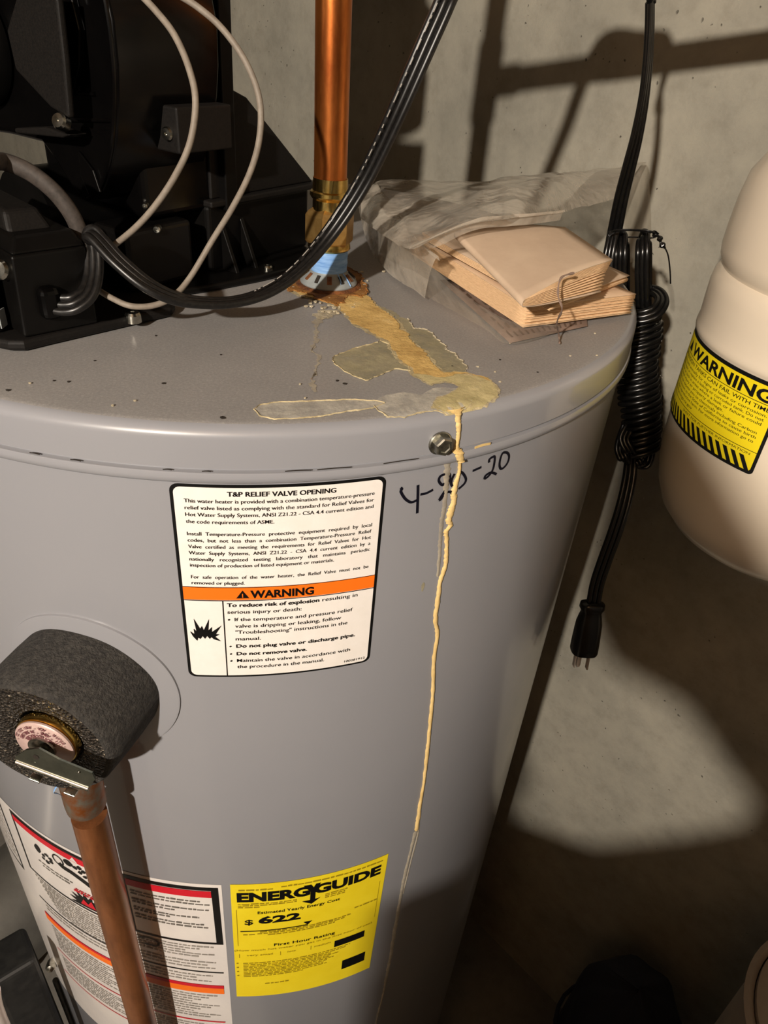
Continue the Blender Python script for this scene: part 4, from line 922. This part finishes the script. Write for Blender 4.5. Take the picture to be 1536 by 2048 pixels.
for k, (ox, on) in enumerate(((-.0070, .001), (.0042, .004))):
    c_ = pe+wv*ox+nv*on; MB().box(c_+da*.0072, (.0015, .0058, .0170), (wv, nv, da)).build('blade', 'nickel', plug, smooth=0, bevel=.0005)
c_ = pe+nv*-.0052*1+wv*-.001
MB().lathe(c_, da, [(.0022, -.002), (.0022, .0175), (.0017, .0195), (.0004, .0203)], 16).build('ground_pin', 'nickel', plug)

# ================================================================ EXPANSION TANK
TX, TY = .42, -.067; TC = Vector((TX, TY, 0))
tank = thing('expansion_tank', 'cream expansion tank with yellow warning label hanging beside the concrete wall', 'expansion tank', (TX, TY, -.19))
up_p = [(.010, .124), (.030, .1235), (.055, .1195), (.075, .1125), (.089, .101), (.0962, .088), (.0985, .072), (.0992, .055), (.0992, .043), (.0982, .037), (.0958, .0325), (.0945, .0300)]
MB().lathe(TC, UP, up_p, 96).build('upper_shell', 'tank', tank, smooth=60)
lo_p = [(.0940, .0315), (.0962, .0290), (.0985, .0250), (.0992, .0180), (.0990, .0050), (.0986, -.0050), (.0992, -.0085), (.0994, -.0110), (.0990, -.0135), (.0978, -.0150), (.0976, -.030), (.0970, -.075), (.0962, -.100), (.0945, -.118), (.0905, -.135), (.084, -.150), (.073, -.163), (.058, -.173), (.038, -.180), (.018, -.183), (.001, -.184)]
MB().lathe(TC, UP, lo_p, 96).build('lower_shell', 'tank', tank, smooth=60)
MB().tube([TC+UP*.120, TC+UP*(ZH-.014)], .012, 20).build('threaded_neck', 'brass_dark', tank)
RL = .0979
def make_tank_label():
    L0, L1, V0, V1 = -.072, .052, -.0768, -.0152      # az0 = 196 deg
    f = lambda h: cyl_map(TX, TY, RL, 196, h)
    b = MB(); put_poly(b, rrect(L0, V0, L1, V1, .003), f(.0002), .003); root = b.build('tank_warning_label', 'ink', tank, smooth=0); root['label'] = 'yellow warning label with black border and hazard stripes'
    b = MB(); put_poly(b, rrect(L0+.0022, V0+.0022, L1-.0022, V1-.0026, .002), f(.0004), .003); b.build('yellow_field', 'yellow_tank', root, smooth=0)
    b = MB(); g = f(.0007)
    put_text(b, 'WARNING', -.0375, -.0276, .0078, g, .0845, .03); put_poly(b, [(-.0485, -.0277), (-.0395, -.0277), (-.0440, -.0198)], g)
    rect(b, L0+.002, -.0292, L1-.002, -.0288, g, .003); rect(b, L0+.002, -.0612, L1-.002, -.0608, g, .003)
    T = [('ALL EXPANSION TANKS CAN FAIL WITH TIME.', -.0332, .0026, .0485, .008), ('Inspect this tank annually for signs of leaks or corrosion.', -.0366, .0020, .047, .004), ('Immediately repair or replace a leaking or corroded tank. Do not', -.0397, .0020, .046, .004),
         ('install heater or tank in areas where a leak or failure could', -.0428, .0020, .0455, .004), ('cause personal injury or property damage.', -.0459, .0020, .018, .004), ('This product can expose you to chemicals including Carbon', -.0492, .0020, .045, .004),
         ('Black which is known to the State of California to cause birth', -.0523, .0020, .0455, .004), ('defects or other reproductive harm. For more information go to', -.0554, .0020, .045, .004), ('www.P65Warnings.ca.gov', -.0586, .0020, -.010, .004)]
    for s, v, h, u1, bo in T: put_text(b, s, L0+.006, v, h, g, u1-(L0+.006), bo)
    put_text(b, 'SHEET FOR FURTHER INFORMATION', L0+.052, -.0640, .0017, g, .066, .0)
    n = 20
    for k in range(n):
        u = L0-.004+k*.0064
        pts = [(max(u, L0+.002), -.0655), (u+.0034, -.0655), (u+.0104, -.0748), (u+.0070, -.0748)]
        if u+.0034 <= L0+.002: continue
        if pts[2][0] < L1-.001: put_poly(b, pts, g, .003)
    b.build('printing', 'ink', root, smooth=0)['kind'] = 'stuff'
make_tank_label()

# ================================================================ BOOKLETS AND BAG ON THE LID
def booklet(name, label, c, thick, cover, n, ink=None, curl=0.0, taper=1.0, z0=.002):
    """c: four corners (front, right, back, left) of the lower face with their own z, as Vectors; pages stacked up"""
    root = thing(name, label, 'booklet', (c[0]+c[2])/2)
    c0_, c1_, c2_, c3_ = c
    def sheet(u, v, h, wob):
        p = c0_*(1-u)*(1-v)+c1_*u*(1-v)+c2_*u*v+c3_*(1-u)*v
        return p+UP*h+UP*wob
    nz = 14
    def surf(h0, sh, bulge):
        rows = []
        for i in range(nz+1):
            u = i/nz; rows.append([sheet(u*(1+sh*.0)-sh*.006*(1-u)*0, v/nz, h0, bulge*math.sin(math.pi*u)*math.sin(math.pi*v/nz)) + (c0_-c3_).normalized()*sh*.0012 for v in range(nz+1)])
        return rows
    rn = random.Random(len(name)+n)
    b = MB()
    for k in range(n):
        h0 = thick*(k+.5)/n; b.grid(surf(h0, rn.uniform(-1, 1), curl*k/n))
    pg = b.build('pages', 'pages', root, smooth=60, solid=thick/n*.75); pg['kind'] = 'stuff'
    b = MB(); b.grid(surf(thick+.0004, .6, curl)); b.build('cover', cover, root, smooth=60, solid=.0005)
    return root, lambda u, v: sheet(u, v, thick+.0011, curl*math.sin(math.pi*u)*math.sin(math.pi*v))
z_ = lambda x, y, z: on_z(x, y, z)
# leaflet lying flat
lf = [z_(1020, 686, .0012), z_(1175, 652, .0014), z_(1165, 560, .0014), z_(880, 560, .0012)]
root = thing('leaflet', 'brown printed leaflet lying flat on the lid under the booklets', 'leaflet', (lf[0]+lf[2])/2)
b = MB(); b.grid([[lf[0].lerp(lf[1], u/6).lerp(lf[3].lerp(lf[2], u/6), v/6) for v in range(7)] for u in range(7)]); b.build('sheet', 'leaflet', root, solid=.0003)
def lf_fn(u, v): p = lf[0].lerp(lf[1], u).lerp(lf[3].lerp(lf[2], u), v); p.z = .0019; return p
b = MB(); rn = random.Random(2)
for k in range(14):
    u = .06+k*.065
    for j in range(7):
        v0 = .05+j*.12; put_poly(b, [(u, v0), (u+.022, v0), (u+.022, v0+rn.uniform(.05, .10)), (u, v0+.06)], lf_fn, 1)
b.build('print_lines', 'paper_ink', root, smooth=0)['kind'] = 'stuff'
# thick booklet at the bottom
bA = [z_(1045, 655, .0035), Vector((.264, -.080, .0035)), Vector((.215, .045, .006)), z_(818, 505, .012)]
bA[2] = bA[3]+(bA[1]-bA[0])*.85+Vector((0, 0, -.004))
rA, fA = booklet('booklet', 'thick newsprint booklet at the bottom of the stack, opened flat on the lid', bA, .0125, 'paper2', 20, curl=.002)
b = MB(); rn = random.Random(8)
def lines(b, f, u0, v0, u1, n, dv, wmax, rn, t=.010):
    for k in range(n):
        v = v0+k*dv; u = u0
        while u < u1:
            e = u+rn.uniform(.02, .06); put_poly(b, [(u, v), (min(e, u1), v), (min(e, u1), v+t), (u, v+t)], f, 1); u = e+.012
lines(b, fA, .06, .20, .50, 7, .03, .3, rn, .009); b.build('print_lines', 'paper_ink', rA, smooth=0)['kind'] = 'stuff'
# middle booklet
bB = [z_(1098, 622, .019), Vector((.262, -.062, .0185)), Vector((.225, .03, .0185)), z_(845, 478, .030)]
bB[2] = bB[3]+(bB[1]-bB[0])*.9
rB, fB = booklet('booklet', 'thin tan booklet lying between the folded one and the thick one', bB, .004, 'paper', 5, curl=.002)
b = MB(); put_poly(b, [(.03, .06), (.28, .06), (.28, .13), (.03, .13)], fB, 1); b.build('dark_print_block', 'ink', rB, smooth=0)
b = MB(); lines(b, fB, .03, .17, .30, 5, .035, .3, rn, .010); b.build('print_lines', 'paper_ink', rB, smooth=0)['kind'] = 'stuff'
# folded booklet on top: leaves turned round a fold at the front left edge
root = thing('folded_booklet', 'tan booklet folded over on itself on top of the stack, page edges fanned', 'booklet', z_(1100, 540, .03))
tF = z_(1050, 599, .033); tL = z_(914, 462, .048); tB = z_(1130, 455, .050); tR = z_(1225, 520, .046)
def fold_sheet(k, n):
    # cross-section from top leaf round the fold to the lower leaf; k = 0 outermost
    s = 1-k/n; rows = []
    for i in range(13):
        u = i/12                                   # along the fold, front (tF) to left (tL)
        e = tF.lerp(tL, u); far = tR.lerp(tB, u); d = (far-e); L = d.length; d = d.normalized(); th = .0020*s
        row = []
        inset = (1-s)*.003
        for j in range(9):                         # top leaf, from far edge to fold
            t = 1-j/8; row.append(e+d*(inset+t*(L*(1-.05*(1-s))-inset))+UP*(.0025*math.sin(math.pi*t)*s - (1-s)*.0055*t))
        cen = e+d*inset-UP*(th)
        for j in range(1, 8):
            q = math.pi*j/8; row.append(cen+UP*th*math.cos(q)-d*(th*.75)*math.sin(q)*(1 if s > 0 else 0))
        for j in range(9):
            t = j/8; row.append(e+d*(inset+t*(L*.95-inset))-UP*(2*th)-UP*.0135*s*t**.8)
        rows.append(row)
    return rows
b = MB(); b.grid(fold_sheet(0, 9)); b.build('cover', 'paper', root, smooth=70, solid=.0006)
b = MB()
for k in range(1, 9): b.grid(fold_sheet(k, 9))
b.build('pages', 'pages', root, smooth=70, solid=.0005)['kind'] = 'stuff'
# clear plastic bag
bag = thing('plastic_bag', 'clear crumpled plastic bag round the booklets at the back of the lid', 'plastic bag', (.16, .06, .001))
def patch(name, A, B, n=40, m=22, amp=.0022, sag=0.0, sd=0, mt='bag'):
    A = spline(A, max(2, n//(len(A)-1))); B = spline(B, max(2, n//(len(B)-1))); N = 48
    def samp(P, t): x = t*(len(P)-1); i = min(int(x), len(P)-2); return P[i].lerp(P[i+1], x-i)
    rows = []
    for i in range(N+1):
        u = i/N; a_ = samp(A, u); b_ = samp(B, u); row = []
        for j in range(m+1):
            v = j/m; p = a_.lerp(b_, v); p = p+UP*(sag*4*v*(1-v))
            q = noise.noise(Vector((p.x*26+sd, p.y*26, p.z*26))); q2 = noise.noise(Vector((p.x*75+sd, p.y*75, 5)))
            rg = 1-abs(noise.noise(Vector((p.x*34+sd*2, p.y*20, p.z*34))))*2
            p = p+Vector((-.15, -.5, .85))*(amp*(q*1.1+q2*.35+max(0, rg)*.9)*min(1, 6*min(v+.08, 1-v+.08)))
            if p.z < .0016 and math.hypot(p.x, p.y) < .29: p.z = .0016+abs(q2)*.0006
            row.append(p)
        rows.append(row)
    b = MB(); b.grid(rows); return b.build(name, mt, bag, smooth=80)
Bk = [z_(722, 400, .020), z_(760, 363, .022), z_(850, 362, .030), z_(940, 366, .030), z_(1010, 362, .034), z_(1090, 354, .042), near_wall(1190, 342, .012), near_wall(1292, 328, .010)]
Md = [z_(722, 440, .022), z_(765, 470, .034), z_(818, 500, .040), z_(872, 474, .050), z_(940, 448, .058), z_(1040, 436, .060), near_wall(1150, 420, .20), near_wall(1240, 396, .10)]
patch('upper_sheet', Bk, Md, amp=.0036, sag=.006, sd=1)
# folded lip of the bag across the booklets
Lp1 = [z_(818, 500, .040), z_(872, 474, .0500), z_(940, 448, .0580), z_(1040, 436, .0600), z_(1130, 424, .060)]
Lp2 = [z_(836, 503, .034), z_(885, 489, .0440), z_(948, 462, .0530), z_(1040, 452, .0545), z_(1120, 440, .055)]
patch('rolled_lip', Lp1, Lp2, m=8, amp=.0015, sag=.0035, sd=4)
Fr = [z_(722, 430, .006), z_(735, 485, .003), z_(762, 528, .002), z_(830, 580, .0018), z_(905, 622, .0018), z_(970, 660, .0018), z_(1020, 690, .0018), z_(1120, 664, .0018)]
Pk = [z_(735, 440, .022), z_(775, 470, .032), z_(818, 500, .034), z_(868, 540, .028), z_(930, 590, .022), z_(990, 628, .0185), z_(1046, 652, .0172), z_(1120, 655, .0165)]
patch('front_sheet', Fr, Pk, amp=.0026, sag=.001, sd=7, mt='bag_clear')
Fr2 = [z_(716, 404, .012), z_(722, 440, .008), z_(740, 500, .003), z_(775, 545, .002), z_(850, 600, .002)]
Pk2 = [z_(760, 380, .03), z_(800, 430, .036), z_(820, 470, .038), z_(850, 505, .036), z_(880, 530, .030)]
patch('side_crumple', Fr2, Pk2, amp=.0060, sag=.006, sd=11)
Rt1 = [near_wall(1240, 335, .010), near_wall(1292, 328, .010), near_wall(1300, 400, .010), near_wall(1302, 470, .012), near_wall(1300, 520, .018)]
Rt2 = [near_wall(1235, 398, .10), near_wall(1243, 420, .10), near_wall(1248, 450, .09), near_wall(1252, 490, .08), near_wall(1256, 530, .07)]
patch('right_sheet', Rt1, Rt2, amp=.003, sag=.002, sd=15, mt='bag_clear')
Q1 = [z_(1118, 664, .0018), z_(1180, 655, .0018), z_(1235, 640, .0018)]; Q2 = [z_(1118, 606, .030), z_(1180, 590, .032), z_(1235, 560, .034)]
# thin brown tube drawn as the shadow line of the bag seam
P = spline([z_(1148, 546, .046), z_(1122, 556, .044), z_(1116, 590, .036), z_(1124, 618, .030), z_(1114, 645, .018), z_(1118, 672, .004), z_(1119, 686, .0022)], 6)
MB().tube(P, [.00055+.0002*math.sin(i*1.3) for i in range(len(P))], 6).build('seam_shadow', 'leaflet', bag)

# ================================================================ THINGS LOW IN THE ROOM
# navy bundle and grey bucket in the dark corner bottom right
c_ = Vector((.505, -.105, 0)); topz = -.87
nb = thing('navy_bundle', 'dark navy fabric bundle standing in shadow at the foot of the wall', 'bundle', (c_.x, c_.y, -H))
b = MB(); rows = []; ht = topz+H
for i in range(17):
    t = i/16; z = -H+ht*t; r = .072*(1.1-.15*t)*(math.sqrt(max(0, 1-max(0, (t-.84)/.16)**2)) if t > .84 else 1)
    rows.append([c_+WT*(r*math.cos(a_)+.006*math.sin(3*t))+WN*(r*math.sin(a_))+UP*(z+.008*math.sin(a_+.6)*t) + (WT*math.cos(a_)+WN*math.sin(a_))*.003*math.sin(a_*7+t*6) for a_ in [k*2*math.pi/40 for k in range(41)]])
b.grid(rows); b.build('bundle_body', 'navy', nb, smooth=70)
b = MB(); b.tube([c_+UP*(topz-.16)+WT*.0755*math.cos(a_)+WN*.0755*math.sin(a_) for a_ in [k*2*math.pi/24 for k in range(25)]], .003, 8); b.build('strap', 'navy', nb)
cB = Vector((.585, -.275, 0)); bz = -.56; rb = .1
bk_ = thing('grey_bin', 'grey plastic bin with a rolled rim at the bottom right corner', 'bin', (cB.x, cB.y, -H))
MB().lathe(cB, UP, [(.001, -H+.002), (rb*.82, -H+.002), (rb*.85, -H+.01), (rb, bz-.012), (rb+.004, bz-.012), (rb+.006, bz-.003), (rb+.002, bz), (rb-.003, bz-.004), (rb*.83, -H+.02), (.001, -H+.02)], 56).build('bin_body', 'bucket', bk_, smooth=50)
MB().lathe(cB, UP, [(rb-.004, bz-.006), (rb-.004, bz+.001), (rb*.9, bz+.004), (.002, bz+.006)], 56).build('bin_lid', 'bucket', bk_)
# sheet-metal duct on the floor behind the heater, lower left
dk = thing('floor_duct', 'blurred grey sheet metal duct low behind the left side of the heater', 'duct', (-.52, .02, -H))
P0 = Vector((-.75, -.35, -H+.11)); P1 = Vector((-.30, .42, -H+.11))
MB().tube([P0, P0.lerp(P1, .5), P1], .10, 36).build('duct_pipe', 'duct', dk)
d_ = (P1-P0).normalized()
for t in (.25, .5, .75): MB().lathe(P0.lerp(P1, t), d_, [(.101, -.012), (.104, -.008), (.104, .008), (.101, .012)], 36).build('duct_seam', 'duct', dk)
# pale trim strip in the bottom left corner
q0 = at_d(-6, 1985, .62); q1 = at_d(22, 2075, .66)
d_ = (q1-q0).normalized()
ps = thing('white_pipe', 'pale plastic pipe cut off by the bottom left corner of the picture', 'pipe', (q1.x, q1.y, -H))
e_ = Vector((q1.x, q1.y, -H+.002))
MB().tube(spline([q0+Vector((-.006, 0, 0)), q1+Vector((-.006, 0, 0)), Vector((q1.x-.006, q1.y, (q1.z-H)/2)), e_], 6), .008, 20).build('pipe', 'white_label', ps)
# unseen boxes, sack and tube added behind the camera to shade wall and heater
ct = [(-.088, .62, -H, -.80, -.88, -1.28), (-.090, .56, -.798, -.36, -.875, -1.25), (-.084, .52, -.358, -.035, -.87, -1.22)]
nm = ('added shadow caster, large brown carton at the bottom of the stack behind the camera', 'added shadow caster, middle brown carton of the stack behind the camera', 'added shadow caster, top brown carton of the stack behind the camera')
for (x0, x1, z0, z1, y0, y1), lb in zip(ct, nm):
    t_ = thing('shade_carton', lb, 'shade_carton', ((x0+x1)/2, (y0+y1)/2, z0), 'added shadow casters stacked behind the camera')
    MB().box(((x0+x1)/2, (y0+y1)/2, (z0+z1)/2), (x1-x0, abs(y1-y0), z1-z0)).build('box', 'card', t_, smooth=0, bevel=.003)
    MB().box(((x0+x1)/2, (y0+y1)/2, z1+.0002), (x1-x0, .05, .0006)).build('tape_strip', 'paper', t_, smooth=0)
sk = [(.000, -.0335), (.030, -.008), (.062, .020), (.090, .050), (.088, .084), (.060, .110), (.030, .140), (.006, .165), (-.020, .174), (-.042, .182), (-.050, .205), (-.054, .245), (-.057, .308), (-.042, .320), (-.020, .312), (-.002, .292), (.014, .264), (.035, .239), (.08, .232), (.2, .24), (.34, .22), (.40, .10), (.38, -.0335)]  # invented sack, its outline drawn for the shadow it throws
b = MB(); b.prism([Vector((x, -.885, z)) for x, z in sk], (0, -.05, 0))
tag(b.build('shade_sack', 'navy', smooth=0), 'added shadow caster shaped as a dark sack on the top carton behind the camera', 'sack')

tag(MB().lathe((-.0745, -.905, -.0345), UP, [(.0001, .001), (.016, .001), (.016, .0), (.0185, .0), (.0185, .088), (.016, .088), (.016, .003), (.0001, .003)], 24).build('shade_tube', 'card', smooth=30), 'added shadow caster, a short cardboard tube on the top carton behind the camera', 'tube')  # added only to extend the shade on the heater jacket

# ---------------------------------------------------------------- put the floor at z = 0
for o in bpy.data.objects:
    if o.parent is None and o.type not in ('CAMERA', 'LIGHT'): o.location.z += H
